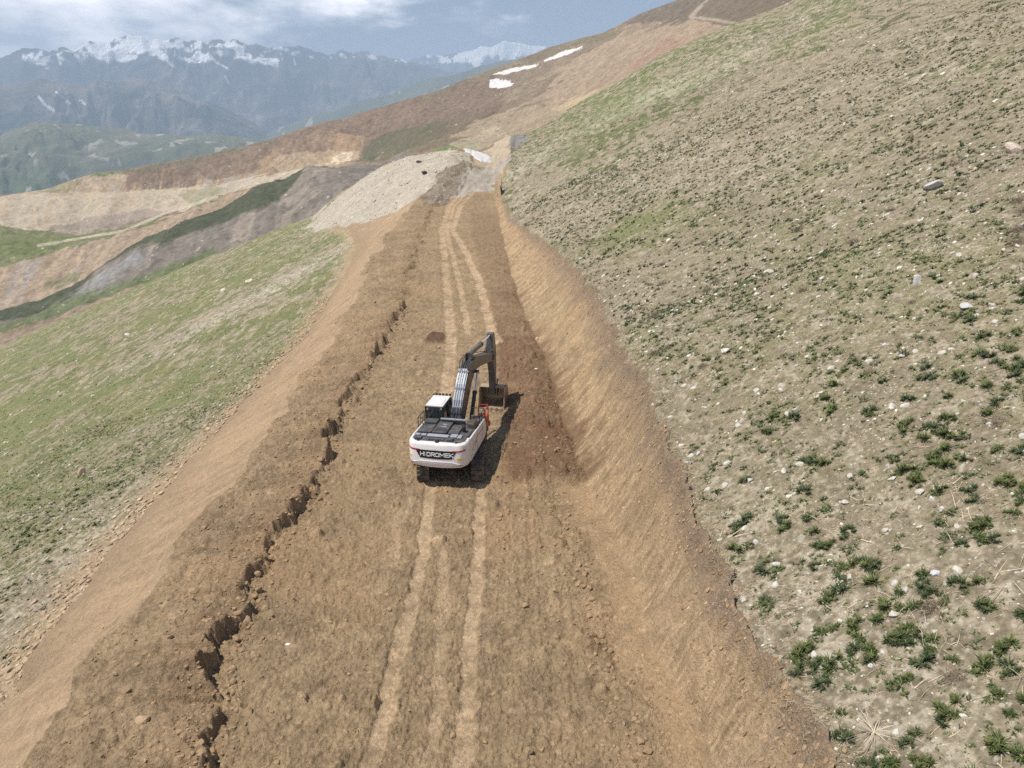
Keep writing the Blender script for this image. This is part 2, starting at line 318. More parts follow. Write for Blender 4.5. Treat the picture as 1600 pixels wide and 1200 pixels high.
ba = mixc(ba, (.25, .19, .14), ss(.62, .98, M['tb'] + .22 * g2 + .15 * sk2 + .15 * g1) * .8)
ba = mixc(ba, (.20, .125, .075), M['fr'] * .8 * ss(1.5, .1, M['sc'] + 1.3 * fbm(Y * 2.2, M['sc'] * .5, 4, 227) + .3) * ss(.1, .9, M['fr']))
# natural slopes
big = nn(.035, 231, 4); mid = nn(.16, 232, 4); g5 = fbm(X * 1.6, Y * .8, 3, 233)
na = np.array([.305, .257, .18]) * (1 + fx(.16 * g1 + .24 * g2 + .28 * g4)); na = mixc(na, (.50, .44, .34), ss(.05, .40, g2 * .5 + g4 * .6 + mid * .4 + .25 * big + g5 * .5 * ss(40, 100, RR)) * .75); na = mixc(na, (.56, .51, .43), ss(.02, .06, M['LN']) * .75)
R_ = RR; left = (X < 0)
dens = np.where(left, .66, .47) + .07 * ss(50, 110, RR) + .25 * big + .25 * mid
dens = dens + .45 * ell(960, 205, 170, 45, 24) + .25 * ell(1000, 350, 120, 12, 28) * 1.5 - .35 * ell(860, 320, 90, 45, -10) - .38 * ell(1250, 150, 420, 60, 20) - .22 * ell(1150, 240, 200, 60, 20) + .2 * ell(1200, 380, 300, 60, -10)
dens = dens - .35 * ell(420, 450, 260, 16, 27) + .3 * ell(560, 370, 70, 20, 30) + .25 * ell(150, 620, 200, 40, 25) - .25 * ell(300, 560, 250, 25, 28) + .15 * ell(100, 760, 200, 60, 30)
dens = dens - .45 * ell(100, 900, 200, 90, 40) * left
dens = dens - .3 * ss(18, 9, R_ - 6)
# size of the plant mottling grows a little with distance so it never falls below a pixel
tn = fbm(X * 1.9, Y * 1.3, 3, 241) * .55 + fbm(X * 4.6, Y * 3.0, 2, 242) * .5
tn_far = fbm(X * 1.1, Y * .5, 3, 243) * .85 + mid * .2
tmix = ss(50, 130, R_); tnn = tn * (1 - tmix) + tn_far * tmix
green = ss(.0, .14, tnn + (dens - .5) * .9 - .05) * np.where(left, .68, .80)
olive = ss(-.25, .35, tnn + (dens - .5) * 1.2) * .6
na = mixc(na, (.27, .245, .125), olive * ss(12, 40, R_)); lush = ss(.2, .9, dens + .2 * big)
gc = lerp(np.array([.08, .092, .04]), np.array([.13, .17, .05]), fx(lush)) * (1 + fx(.3 * g4))
gc = lerp(gc, np.array([.22, .20, .08]), fx(left * ss(.0, .6, nn(.3, 245, 3)) * .7))
green = green * ss(9, 115, R_ + np.where(left, 60, 0))
na = na + (gc - na) * fx(green)
na = mixc(na, (.30, .24, .18), ss(.1, .6, nn(.07, 246, 3) + .3 * mid) * .35 * (X > 0))
na = mixc(na, (.58, .52, .42), ell(950, 190, 300, 16, 27) * ss(-.1, .3, g2 + mid) * (1 - ell(960, 205, 130, 25, 24)) * .8)   # stony strip below the skyline
na = mixc(na, (.44, .32, .20), ss(2.6, .0, M['xl'] - X + 1.2 * g2) * (X < M['xl']) * .75)
for a, b in ((ZONE == 2, fl), (ZONE == 1, fi), (ZONE == 3, ba), ((ZONE == 0) | (ZONE == 4), na)): col[a] = b[a]
# pale rubble tip, dark rubble heap, ramp beyond the end of the new road
wu = U + nn(.12, 251, 3) * 14; wv = Vv + nn(.12, 252, 3) * 9
spoil = inpoly(wu, wv, [(480, 366), (488, 340), (535, 300), (585, 262), (640, 236), (740, 234), (735, 256), (690, 268), (672, 296), (640, 318), (604, 335), (550, 350)]) & (Y > 90)
sp_c = np.array([.43, .38, .31]) * (1 + fx(.25 * g2 + .18 * g1 + .1 * st)); col[spoil] = sp_c[spoil]
scat = ss(.25, .5, g2 * .7 + g4 * .5) * (inpoly(wu, wv, [(400, 430), (430, 390), (520, 300), (640, 318), (600, 345), (480, 400)]) & (Y > 90) & ~spoil); col = mixc(col, (.5, .45, .37), scat * .7); strip = ell(420, 452, 230, 9, 29) * ss(-.15, .25, g2 + .5 * g4) * (ZONE == 0); col = mixc(col, (.55, .50, .40), np.clip(strip, 0, 1) * .75)
heap = inpoly(wu, wv, [(655, 318), (668, 296), (695, 268), (716, 255), (734, 262), (730, 285), (712, 308), (690, 318)]) & (Y > 100)
hp_c = np.array([.24, .195, .15]) * (1 + fx(.4 * g2 + .3 * g1)); col[heap] = hp_c[heap]
grey = inpoly(wu, wv, [(712, 308), (734, 262), (775, 258), (800, 235), (792, 262), (775, 288), (765, 300), (740, 300)]) & (Y > 110)
gr_c = np.array([.40, .355, .30]) * (1 + fx(.25 * g1 + .25 * fbm(X * 1.2, Y * .12, 3, 261))); col[grey] = gr_c[grey]
cream = inpoly(wu, wv, [(735, 258), (752, 238), (775, 212), (796, 206), (798, 222), (786, 246), (772, 260)]) & (Y > 130)
cr_c = np.array([.46, .38, .28]) * (1 + fx(.15 * g1 + .2 * st)); col[cream] = cr_c[cream]
gtip = inpoly(wu, wv, [(794, 214), (800, 203), (826, 204), (822, 218), (802, 232)]) & (Y > 130)
col[gtip] = (.25, .235, .22)
Z = Z + (heap | grey) * (np.abs(nn(.22, 271, 4)) * 1.0 * heap + nn(.3, 272, 3) * .35)
Z = Z + 1.6 * np.exp(-((X - bp0(735, 285)[0] - 1.5) / 3) ** 2 - ((Y - 152) / 4) ** 2) * 0 + spoil * (nn(.5, 273, 3) * .25)
VG = np.stack([X, Y, Z], -1).reshape(-1, 3); CG = col.reshape(-1, 3)
ii = (np.arange(NR - 1)[:, None] * NC + np.arange(NC - 1)[None, :]).ravel()
FG = np.stack([ii, ii + 1, ii + NC + 1, ii + NC], 1)
ZF = np.where(spoil, 5, np.where(heap, 6, ZONE)).ravel()[ii]; ZF = np.where(ZF == 4, 0, ZF)
m_dirt = ground_mat('raw_earth', 7.0, .16, .0, var=.30, fine=1.3); m_nat = ground_mat('stony_turf', 6.5, .15, .26, var=.40, fine=1.4)
m_rub = ground_mat('pale_rubble', 2.2, .12, .35, var=.3)
for code, nm, mt in ((0, 'hillside', m_nat), (1, 'embankment', m_dirt), (2, 'dirt_road', m_dirt), (3, 'cut_bank', m_dirt), (5, 'rubble_slope', m_rub), (6, 'rubble_heap', m_rub)):
    k = ZF == code
    if k.any(): tag(sub_mesh(nm, VG, FG, k, mt, CG), kind='structure')
# ------------------------------------------------------------------ the far side of the bowl: quarried slopes and haul road
KN = [  # knot lines: (u, v, distance)
 [(-400, 740, 300), (0, 566, 300), (100, 524, 300), (200, 482, 300), (300, 438, 300), (400, 398, 298), (490, 362, 290), (600, 290, 280), (700, 268, 270), (800, 240, 270), (900, 195, 280), (1020, 122, 290), (1240, 30, 290), (1700, -230, 300)],
 [(-400, 600, 420), (0, 482, 420), (60, 466, 415), (110, 446, 410), (153, 420, 405), (227, 372, 400), (300, 343, 400), (350, 327, 400), (411, 291, 400), (446, 284, 400), (481, 263, 400), (525, 264, 395), (590, 263, 390), (650, 246, 380), (720, 226, 380), (800, 200, 385), (900, 158, 390), (1020, 92, 390), (1240, -5, 380), (1700, -260, 390)],
 [(-400, 604, 445), (0, 486, 445), (60, 470, 440), (110, 450, 436), (153, 424, 432), (227, 376, 430), (300, 347, 430), (350, 330, 430), (411, 294, 432), (446, 286, 436), (481, 265, 440), (525, 265, 440), (590, 262, 440), (650, 236, 440), (720, 216, 440), (800, 190, 440), (900, 146, 440), (1020, 82, 440), (1240, -12, 430), (1700, -265, 430)],
 [(-400, 500, 560), (0, 414, 560), (63, 398, 555), (124, 378, 550), (200, 357, 545), (260, 338, 540), (340, 311, 540), (400, 291, 540), (446, 280, 545), (500, 262, 550), (590, 256, 560), (650, 222, 560), (720, 198, 560), (800, 172, 560), (900, 128, 560), (1020, 66, 560), (1240, -26, 540), (1700, -275, 540)],
 [(-400, 400, 650), (0, 347, 650), (30, 355, 640), (75, 357, 635), (124, 362, 625), (200, 349, 615), (261, 330, 610), (344, 305, 600), (410, 283, 595), (470, 262, 600), (590, 250, 610), (650, 208, 620), (720, 180, 630), (800, 154, 640), (900, 112, 640), (1020, 52, 640), (1240, -38, 610), (1700, -283, 610)],
 [(-400, 330, 705), (0, 308, 700), (90, 303, 690), (192, 301, 672), (275, 297, 660), (322, 291, 650), (423, 270, 640), (520, 257, 640), (590, 238, 650), (650, 194, 680), (720, 166, 700), (800, 140, 720), (900, 98, 720), (1020, 38, 720), (1240, -48, 680), (1700, -290, 680)],
 [(-400, 329, 716), (0, 307, 711), (90, 302, 701), (192, 300, 683), (275, 296, 671), (322, 290, 661), (423, 269, 651), (520, 255, 651), (590, 234, 661), (650, 191, 691), (720, 163, 711), (800, 137, 731), (900, 96, 731), (1020, 36, 731), (1240, -50, 690), (1700, -291, 690)],
 [(-400, 326, 735), (0, 305, 730), (70, 296, 720), (150, 271, 712), (200, 266, 705), (270, 252, 700), (380, 228, 710), (480, 199, 730), (535, 186, 750), (640, 153, 780), (680, 144, 800), (770, 107, 830), (860, 73, 850), (940, 53, 860), (1000, 21, 860), (1055, 0, 860), (1240, -75, 850), (1700, -300, 850)],
]
KA = []
for k in KN:
    a = np.array([azel(u, v) + (r,) for u, v, r in k]); a = a[np.argsort(a[:, 0])]; KA.append(a)
def far_z(phi, r):
    """phi, r arrays of one shape"""
    Rk = np.stack([np.interp(phi, a[:, 0], a[:, 2]) for a in KA]); Zk = np.stack([CAM_H + np.interp(phi, a[:, 0], a[:, 2]) * np.interp(phi, a[:, 0], a[:, 1]) for a in KA])
    z = np.zeros_like(r) + Zk[0] - .3 * np.maximum(Rk[0] - r, 0)
    for i in range(len(KA) - 1):
        t = (r - Rk[i]) / (Rk[i + 1] - Rk[i]); m = (t > 0) & (t <= 1); z = np.where(m, Zk[i] + (Zk[i + 1] - Zk[i]) * t, z)
    ov = r - Rk[-1]; z = np.where(ov > 0, Zk[-1] - .42 * np.maximum(ov - 8, 0) + np.minimum(ov, 8) * .02, z)
    x, y = r * np.sin(phi), r * np.cos(phi)
    tame = np.ones_like(r)
    for i in (5, 6): tame = tame * (1 - .9 * np.exp(-((r - Rk[i]) / 9) ** 2) * (phi < azel(600, 250)[0]))
    tame = tame * (1 - .7 * np.exp(-((r - Rk[-1]) / 20) ** 2)) * (1 - .5 * np.exp(-((r - Rk[1]) / 14) ** 2))
    z = z + tame * (fbm(x * .012, y * .012, 4, 301) * 4.0 + fbm(x * .05 + y * .03, y * .05, 4, 302) * 1.8 + fbm(x * .18, y * .18, 4, 303) * 1.5)
    z = z - tame * np.maximum(fbm(x * .05, y * .008, 3, 304), 0) * 3.0 * (phi < azel(620, 250)[0])
    return z, Rk
NC2, NR2 = 1250, 560
ph = np.linspace(math.radians(-50), math.radians(38), NC2); rg = np.linspace(275, 1120, NR2)
PH, RR = np.meshgrid(ph, rg); Z, RK = far_z(PH, RR); X = RR * np.sin(PH); Y = RR * np.cos(PH)
U, Vv = project(X, Y, Z)
w1 = fbm(X * .03, Y * .03, 4, 311); w2 = fbm(X * .15, Y * .15, 3, 312); w3 = fbm(X * .5, Y * .5, 2, 313)
fall = fbm(PH * 70 - RR * .022, RR * .006, 4, 314) * .95 + .1 * w2; fall2 = fbm(PH * 170 - RR * .055, RR * .012, 4, 315) * .95 + .1 * w2
wu = U + w1 * 12 + w2 * 4; wv = Vv + w1 * 5 + w2 * 3
c = np.zeros(X.shape + (3,)) + np.array([.235, .18, .13])
c = mixc(c, (.36, .27, .19), ss(-.05, .5, w1 + .4 * fall)); c = mixc(c, (.15, .145, .085), ss(.0, .5, w1 * .5 + w2 * .6 - .05) * .6)
def P(poly, colr, k=1.0, soft=None, cond=None):
    global c
    m = inpoly(wu, wv, poly).astype(float) * k
    if soft is not None: m = m * soft
    if cond is not None: m = m * cond
    c = mixc(c, colr, m)
def Ln(line, w, colr, k=1.0):
    global c
    c = mixc(c, colr, ss(w * 1.3, w * .5, segdist(U + w1 * 2, Vv + w1 * 1.5, line)) * k)
s_ = RR > RK[2]
P([(430, 262), (440, 215), (640, 148), (770, 105), (790, 150), (760, 205), (560, 240)], (.195, .135, .10), .75)
P([(540, 250), (600, 212), (720, 180), (800, 170), (740, 215), (640, 240)], (.18, .145, .095), .7)
P([(830, 210), (700, 215), (760, 180), (900, 150), (1000, 120), (900, 175)], (.35, .28, .195), .8)
P([(870, 120), (900, 92), (1000, 48), (1100, 28), (1150, 45), (1090, 100), (1000, 150), (900, 168), (840, 160)], (.37, .28, .20), .8)
P([(980, 100), (1040, 60), (1100, 60), (1060, 110), (1000, 120)], (.34, .22, .165), .7)
P([(860, 172), (900, 150), (1020, 115), (1000, 150), (900, 178)], (.50, .38, .25), .7)
P([(640, 165), (700, 130), (960, 40), (960, 56), (780, 112), (700, 145)], (.19, .155, .10), .75)
P([(980, 40), (1000, 16), (1055, -8), (1260, -70), (1260, 20), (1150, 45), (1080, 30)], (.165, .13, .095), .9)
Ln([(1112, -10), (1098, 8), (1078, 27), (1110, 30), (1150, 37)], 2.6, (.38, .31, .24), .9)
P([(560, 253), (566, 228), (620, 205), (700, 190), (690, 215), (640, 235), (600, 254)], (.11, .112, .062), .8, ss(-.5, .1, w2 + w3 * .5))
P([(670, 240), (690, 230), (752, 216), (748, 230), (720, 240)], (.15, .19, .075), .85)
P([(780, 200), (700, 225), (740, 240), (800, 215)], (.42, .35, .26), .6)
P([(190, 302), (196, 272), (280, 252), (420, 222), (500, 210), (560, 222), (548, 256), (430, 272), (330, 290)], (.235, .168, .12), .85)
P([(400, 255), (440, 225), (500, 205), (570, 212), (560, 240), (500, 262), (430, 270)], (.36, .25, .155), .75, ss(-.4, .3, fall))
P([(420, 252), (470, 238), (560, 235), (545, 262), (440, 270)], (.42, .32, .21), .7)
P([(508, 262), (520, 240), (548, 236), (540, 252)], (.62, .50, .37), .9)
P([(300, 294), (330, 280), (440, 258), (420, 272)], (.40, .29, .18), .6)
P([(0, 306), (60, 292), (150, 268), (205, 276), (192, 301), (90, 304)], (.42, .33, .235), .9)
P([(140, 276), (150, 262), (200, 258), (212, 268), (170, 276)], (.155, .185, .085), .9)
P([(60, 300), (75, 288), (130, 276), (110, 298)], (.22, .20, .11), .6)
P([(190, 266), (270, 248), (420, 213), (430, 222), (300, 256), (220, 272)], (.185, .16, .11), .7)
P([(-60, 309), (90, 303), (192, 301), (275, 297), (322, 291), (423, 270), (520, 256), (470, 272), (410, 286), (344, 308), (261, 332), (124, 363), (27, 357), (-60, 340)], (.48, .405, .305), .95)
P([(-60, 309), (423, 270), (344, 308), (124, 363), (-60, 340)], (.38, .34, .30), .6, ss(.1, .45, fall))
P([(-60, 309), (423, 270), (344, 308), (124, 363), (-60, 340)], (.46, .34, .22), .5, ss(.15, .4, fall2 + .4 * w1))
P([(280, 305), (330, 290), (360, 295), (300, 322)], (.24, .23, .13), .6)
P([(70, 357), (130, 342), (230, 326), (262, 330), (200, 350), (124, 368)], (.33, .268, .22), .85)
P([(-60, 342), (27, 356), (70, 360), (124, 368), (200, 352), (262, 334), (240, 348), (124, 382), (63, 402), (-60, 430)], (.165, .18, .075), .9)
P([(-60, 372), (60, 376), (160, 362), (60, 392), (-60, 408)], (.125, .15, .05), .7)
P([(300, 322), (345, 306), (360, 312), (310, 328)], (.17, .19, .08), .8)
Ln([(60, 384), (190, 361), (230, 345), (262, 331), (340, 308)], 2.2, (.50, .44, .34), .8)
lowtan = s_ & inpoly(wu, wv, [(-60, 432), (63, 402), (124, 382), (240, 350), (340, 313), (446, 276), (460, 290), (230, 400), (100, 470), (-60, 520)])
c = mixc(c, (.34, .26, .185), lowtan * .85); c = mixc(c, (.30, .31, .34), lowtan * ss(.25, .45, fall + .2 * w1) * ss(200, 60, U) * .4); c = mixc(c, (.40, .30, .20), lowtan * ss(.1, .4, fall2) * .5)
c = mixc(c, (.17, .17, .09), lowtan * inpoly(wu, wv, [(70, 440), (130, 425), (120, 440), (60, 455)]) * .7)
# the nearer spur in front of the quarry
spur = (RR <= RK[2]) & (U < 640)
crest_v = np.interp(U, [0, 60, 110, 153, 227, 300, 350, 411, 446, 481, 525, 590], [482, 466, 446, 420, 372, 343, 327, 291, 284, 263, 264, 263])
dv = Vv - crest_v + w1 * 8 + w2 * 4
c = mixc(c, (.20, .175, .15), spur * 1.0); c = mixc(c, (.30, .25, .205), spur * ss(.0, .5, fall + .5 * w1 + .3 * w2) * .7)
band = np.interp(U, [0, 110, 150, 200, 260, 350, 420, 450, 480], [26, 24, 4, 8, 24, 24, 36, 24, 0])
c = mixc(c, (.07, .08, .045), spur * ss(band, band - 7, dv) * (U < 480) * .95)
c = mixc(c, (.28, .275, .27), spur * ss(9, 4, np.abs(segdist(wu, wv, [(60, 500), (110, 470), (160, 435), (215, 400)]))) * .8)
c = mixc(c, (.125, .15, .065), spur * ss(13, 6, segdist(wu, wv, [(-60, 560), (0, 520), (120, 470), (240, 432), (330, 398)])) * .9)
c = mixc(c, (.30, .215, .155), spur * inpoly(wu, wv, [(-40, 560), (-40, 530), (90, 488), (240, 440), (120, 500), (0, 545)]) * .7)
fillm = ((RR > RK[4]) & (RR < RK[5]) & (U < 440)) * 1.0; c = c * (1 + fx((.22 * w2 + .28 * w3) * (1 - .7 * fillm) + .14 * fall2 + .18 * fillm * fall))
c = mixc(c, (.12, .125, .07), ss(.35, .6, w3 + .2 * w2) * (U > 600) * .4)
c = np.where(fx(RR > RK[-1] + 3), np.array([.17, .155, .10]), c)
ii = (np.arange(NR2 - 1)[:, None] * NC2 + np.arange(NC2 - 1)[None, :]).ravel(); FF = np.stack([ii, ii + 1, ii + NC2 + 1, ii + NC2], 1)
m_far = ground_mat('quarried_slope', .45, .5, .04, var=.26)
sp_f = ((RR <= RK[2]) & (U < 640)).ravel()[ii]
VF = np.stack([X, Y, Z], -1).reshape(-1, 3); CF = c.reshape(-1, 3)
tag(sub_mesh('mountain_slope', VF, FF, ~sp_f, m_far, CF), kind='structure'); tag(sub_mesh('scree_spur', VF, FF, sp_f, m_far, CF), kind='structure')

# snow patches lying on the far slope
def far_hit(u, v):
    phi, te = azel(u, v); r = np.linspace(300, 900, 2500); z, _ = far_z(np.full_like(r, phi), r); i = int(np.argmax(z > CAM_H + te * r)); return r[i] * math.sin(phi), r[i] * math.cos(phi)
m_snow, nt, b = nmat('old_snow'); b.inputs['Base Color'].default_value = (.66, .65, .64, 1); b.inputs['Roughness'].default_value = .7
def snow_patch(poly, label):
    w = np.array([far_hit(*p) for p in poly]); lo, hi = w.min(0) - 2, w.max(0) + 2
    nx = 90; gx, gy = np.meshgrid(np.linspace(lo[0], hi[0], nx), np.linspace(lo[1], hi[1], nx))
    wx_, wy_ = gx + fbm(gx * .12, gy * .12, 3, 401) * 3, gy + fbm(gx * .12, gy * .12, 3, 402) * 3
    ins = inpoly(wx_, wy_, [tuple(q) for q in w]); d = segdist(wx_, wy_, [tuple(q) for q in w] + [tuple(w[0])])
    d = np.where(ins, d, -d); z, _ = far_z(np.arctan2(gx, gy), np.hypot(gx, gy))
    z = z + np.clip(d * .12, -1.5, .28) + fbm(gx * .2, gy * .2, 2, 403) * .08
    V = np.stack([gx, gy, z], -1).reshape(-1, 3); i = (np.arange(nx - 1)[:, None] * nx + np.arange(nx - 1)[None, :]).ravel()
    F = np.stack([i, i + 1, i + nx + 1, i + nx], 1); keep = (d.ravel()[F] > -1.5).any(1)
    F = F[keep]; idx, inv = np.unique(F, return_inverse=True); top = V[idx]; F = inv.reshape(F.shape); n = len(top)
    lowv = top.copy(); lowv[:, 2] -= .8
    o = mesh_np('snow_patch', np.concatenate([top, lowv]), np.concatenate([F, F[:, ::-1] + n]), m_snow)
    tag(o, label, 'snow patch', 'snow patches on the mountain slope')
snow_patch([(762, 126), (775, 123), (800, 127), (801, 133), (790, 138), (768, 138)], 'blunt oval white snow patch, lowest of the three on the brown slope')
snow_patch([(768, 116), (790, 109), (820, 103), (843, 98), (842, 101), (815, 109), (785, 117)], 'long thin white snow streak just above the oval patch')
snow_patch([(848, 95), (868, 86), (890, 77), (910, 72), (909, 76), (890, 84), (868, 92), (852, 96)], 'tapering white snow strip, uppermost and farthest right on the slope')

# ------------------------------------------------------------------ distant ranges
def rangemesh(name, prof, r0, rr_, r1, zf, amp, colf, nc=1250, nr=330, scale=1.0, seed=500, sharp=1.15, u0=-300, u1=1300, jag=.012):
    a = np.array([azel(u, v) for u, v in prof]); a = a[np.argsort(a[:, 0])]
    p0, p1 = azel(u0, 200)[0], azel(u1, 200)[0]
    ph = np.linspace(p0, p1, nc); s = np.linspace(0, 1.35, nr); PH, SS = np.meshgrid(ph, s)
    bend = 1 + .10 * fbm(PH * 6, PH * 0, 2, seed)
    Rr = (r0 + (rr_ - r0) * SS) * bend
    top = CAM_H + rr_ * bend * np.interp(PH, a[:, 0], a[:, 1])
    top = top + fbm(PH * 75, PH * 0, 4, seed + 3, .6) * jag * rr_ * (.22 if seed >= 540 else .12)
    x, y = Rr * np.sin(PH), Rr * np.cos(PH); k = scale / rr_
    g = np.where(SS < 1, np.clip(SS, 0, 1) ** sharp, 1 - (SS - 1) * 1.6)
    wx2 = fbm(x * 6 * k, y * 6 * k, 3, seed + 9) * .08 / k
    rid = 1 - np.abs(fbm((x + wx2) * 9 * k, (y + wx2) * 9 * k, 5, seed + 5, .55)) * 2.4
    rid2 = 1 - np.abs(fbm((x + wx2) * 30 * k, (y + wx2) * 30 * k, 4, seed + 6, .55)) * 2.4
    env = np.clip(SS * 3, 0, 1) * (1 - .88 * np.exp(-((SS - 1) / .10) ** 2))
    z = zf + (top - zf) * g + (rid * .75 + rid2 * .25 - .25) * amp * env
    z = np.minimum(z, np.where(SS < 1, CAM_H + Rr * ((top - CAM_H) / (rr_ * bend)) - (1 - SS) * amp * .4, 1e9))
    u, v = project(x, y, z); cc = colf(x, y, z, u, v, SS, rid, k, top)
    ii = (np.arange(nr - 1)[:, None] * nc + np.arange(nc - 1)[None, :]).ravel(); F = np.stack([ii, ii + 1, ii + nc + 1, ii + nc], 1)
    o = mesh_np(name, np.stack([x, y, z], -1).reshape(-1, 3), F, None, cc.reshape(-1, 3)); tag(o, kind='structure'); return o
def c_green(x, y, z, u, v, S, rid, k, top):
    n = fbm(x * 20 * k, y * 20 * k, 5, 601); n2 = fbm(x * 90 * k, y * 90 * k, 3, 602)
    c = np.zeros(x.shape + (3,)) + np.array([.125, .135, .075]); c = mixc(c, (.165, .155, .105), ss(.0, .6, n)); c = mixc(c, (.095, .11, .065), ss(.0, .7, -n + .5 * n2))
    c = mixc(c, (.07, .11, .035), ss(250, 300, v) * .7); c = mixc(c, (.42, .38, .33), ss(.38, .5, n2 + .15 * n) * .7)
    return c
def c_blue(x, y, z, u, v, S, rid, k, top):
    n = fbm(x * 34 * k, z * 45 * k + y * 10 * k, 5, 611); n2 = fbm(x * 110 * k, z * 120 * k, 4, 612)
    c = np.zeros(x.shape + (3,)) + np.array([.105, .115, .085]); c = mixc(c, (.21, .18, .15), ss(-.1, .5, n + .4 * n2)); c = mixc(c, (.04, .06, .04), ss(0, .4, -n))
    for ln in ([(60, 151), (72, 165), (84, 173)], [(88, 144), (98, 153)], [(125, 157), (133, 163)], [(104, 158), (110, 162)]):
        c = mixc(c, (.85, .86, .88), ss(2.2, 1.0, segdist(u + n2 * 2, v + n * 1.5, ln)))
    c = mixc(c, (.36, .31, .27), np.exp(-((u - 222) / 22) ** 2 - ((v - 165) / 9) ** 2) * ss(-.2, .3, n2) * .8)
    return c
def c_snow(x, y, z, u, v, S, rid, k, top):
    n = fbm(x * 42 * k, z * 60 * k, 5, 621); n2 = fbm(x * 150 * k + z * 60 * k, z * 190 * k, 4, 622)
    c = np.zeros(x.shape + (3,)) + np.array([.085, .09, .085]); c = mixc(c, (.17, .15, .14), ss(0, .5, n)); c = mixc(c, (.30, .27, .24), ss(.1, .5, n2 + .5 * n) * ss(105, 150, v) * .6)
    depth = np.interp(u, [-50, 0, 60, 110, 150, 190, 260, 330, 400, 470, 520, 600, 700], [8, 12, 22, 30, 18, 34, 30, 22, 26, 16, 7, 3, 0])
    cover = np.interp(u, [0, 60, 120, 180, 260, 330, 390, 440, 500, 560], [.1, .25, .32, .5, .45, .3, .3, .3, .15, .0])
    sv = np.interp(u, [p[0] for p in SNOWP], [p[1] for p in SNOWP])
    m = ss(-.05, .18, n2 * .55 + n * .55 + rid * .12 + cover - .32 - np.maximum(v - sv - depth, 0) * .07 - ss(6, 0, v - sv) * .12)
    c = mixc(c, (.88, .89, .92), m)
    for ln in ([(330, 92), (345, 100), (357, 108)], [(350, 118), (357, 130)], [(262, 95), (272, 106)], [(458, 92), (462, 102)]): c = mixc(c, (.85, .86, .88), ss(1.9, .8, segdist(u + n2 * 3, v + n * 2, ln)) * .9)
    return c
def c_far(x, y, z, u, v, S, rid, k, top):
    n = fbm(x * 90 * k, z * 110 * k, 5, 631); sv = np.interp(u, [p[0] for p in FARP], [p[1] for p in FARP])
    c = np.zeros(x.shape + (3,)) + np.array([.09, .10, .10]); cover = np.interp(u, [640, 700, 740, 790, 860], [-.3, .0, .5, .7, .3])
    return mixc(c, (.9, .91, .93), ss(-.1, .15, n + cover - np.maximum(v - sv - 12, 0) * .05))
SNOWP = [(-400, 150), (-120, 112), (-20, 100), (0, 94), (35, 76), (55, 74), (75, 79), (100, 73), (118, 76), (140, 65), (152, 69), (165, 68), (182, 60), (200, 58), (220, 55), (232, 61), (245, 60), (258, 65), (275, 60), (290, 68), (305, 66), (322, 70), (340, 63), (355, 66), (370, 65), (388, 74), (405, 71), (425, 78), (440, 69), (455, 74), (475, 76), (510, 86), (530, 81), (550, 84), (575, 84), (600, 89), (640, 97), (690, 108), (730, 118), (800, 150), (1300, 260)]
FARP = [(400, 140), (560, 110), (640, 96), (665, 88), (690, 89), (712, 83), (738, 80), (752, 73), (768, 74), (780, 66), (787, 63), (796, 68), (812, 70), (830, 73), (852, 72), (880, 82), (960, 110), (1300, 200)]
MIDP = [(-400, 170), (-100, 140), (0, 131), (25, 127), (65, 121), (95, 127), (125, 125), (160, 122), (215, 121), (240, 130), (260, 139), (300, 152), (350, 172), (400, 198), (440, 225), (520, 270), (1300, 500)]
LOWP = [(-400, 420), (200, 300), (380, 235), (425, 207), (460, 192), (500, 180), (550, 164), (600, 150), (650, 132), (700, 118), (760, 100), (900, 70), (1300, 60)]
GRNP = [(-400, 250), (-100, 222), (0, 213), (30, 202), (58, 192), (95, 193), (137, 195), (192, 201), (215, 206), (242, 209), (302, 214), (340, 212), (366, 214), (407, 219), (470, 232), (600, 260), (1300, 400)]
m_hill = ground_mat('hill_turf', .012, 6, 0, var=.2); m_rock = ground_mat('mountain_rock', .006, 20, 0, var=.22)
for nm, prof, r0, rm, zf, amp, cf, mt, seed, shp in (
    ('green_hills', GRNP, 1500, 3300, -520, 80, c_green, m_hill, 510, .95), ('mountain_ridge', MIDP, 3900, 5400, -900, 270, c_blue, m_rock, 520, 1.0),
    ('valley_spur', LOWP, 3900, 5000, -900, 160, c_green, m_hill, 530, 1.1), ('snowy_mountains', SNOWP, 5600, 7800, -1000, 330, c_snow, m_rock, 540, 1.2),
    ('far_snowy_mountains', FARP, 8600, 10500, -1000, 400, c_far, m_rock, 550, 1.2)):
    o = rangemesh(nm, prof, r0, rm, 0, zf, amp, cf, seed=seed, sharp=shp, scale=(1.0 if rm > 5000 else .8)); o.data.materials.append(mt)
gx = np.linspace(-24000, 24000, 60); GX, GY = np.meshgrid(gx, np.linspace(-3000, 24000, 60)); n = 60
i = (np.arange(n - 1)[:, None] * n + np.arange(n - 1)[None, :]).ravel()
vz = np.where(np.hypot(GX, GY) < 900, -900, -880.0)
tag(mesh_np('valley_floor', np.stack([GX, GY, vz], -1).reshape(-1, 3), np.stack([i, i + 1, i + n + 1, i + n], 1), m_hill, np.tile([.13, .13, .09], (n * n, 1))), kind='structure')

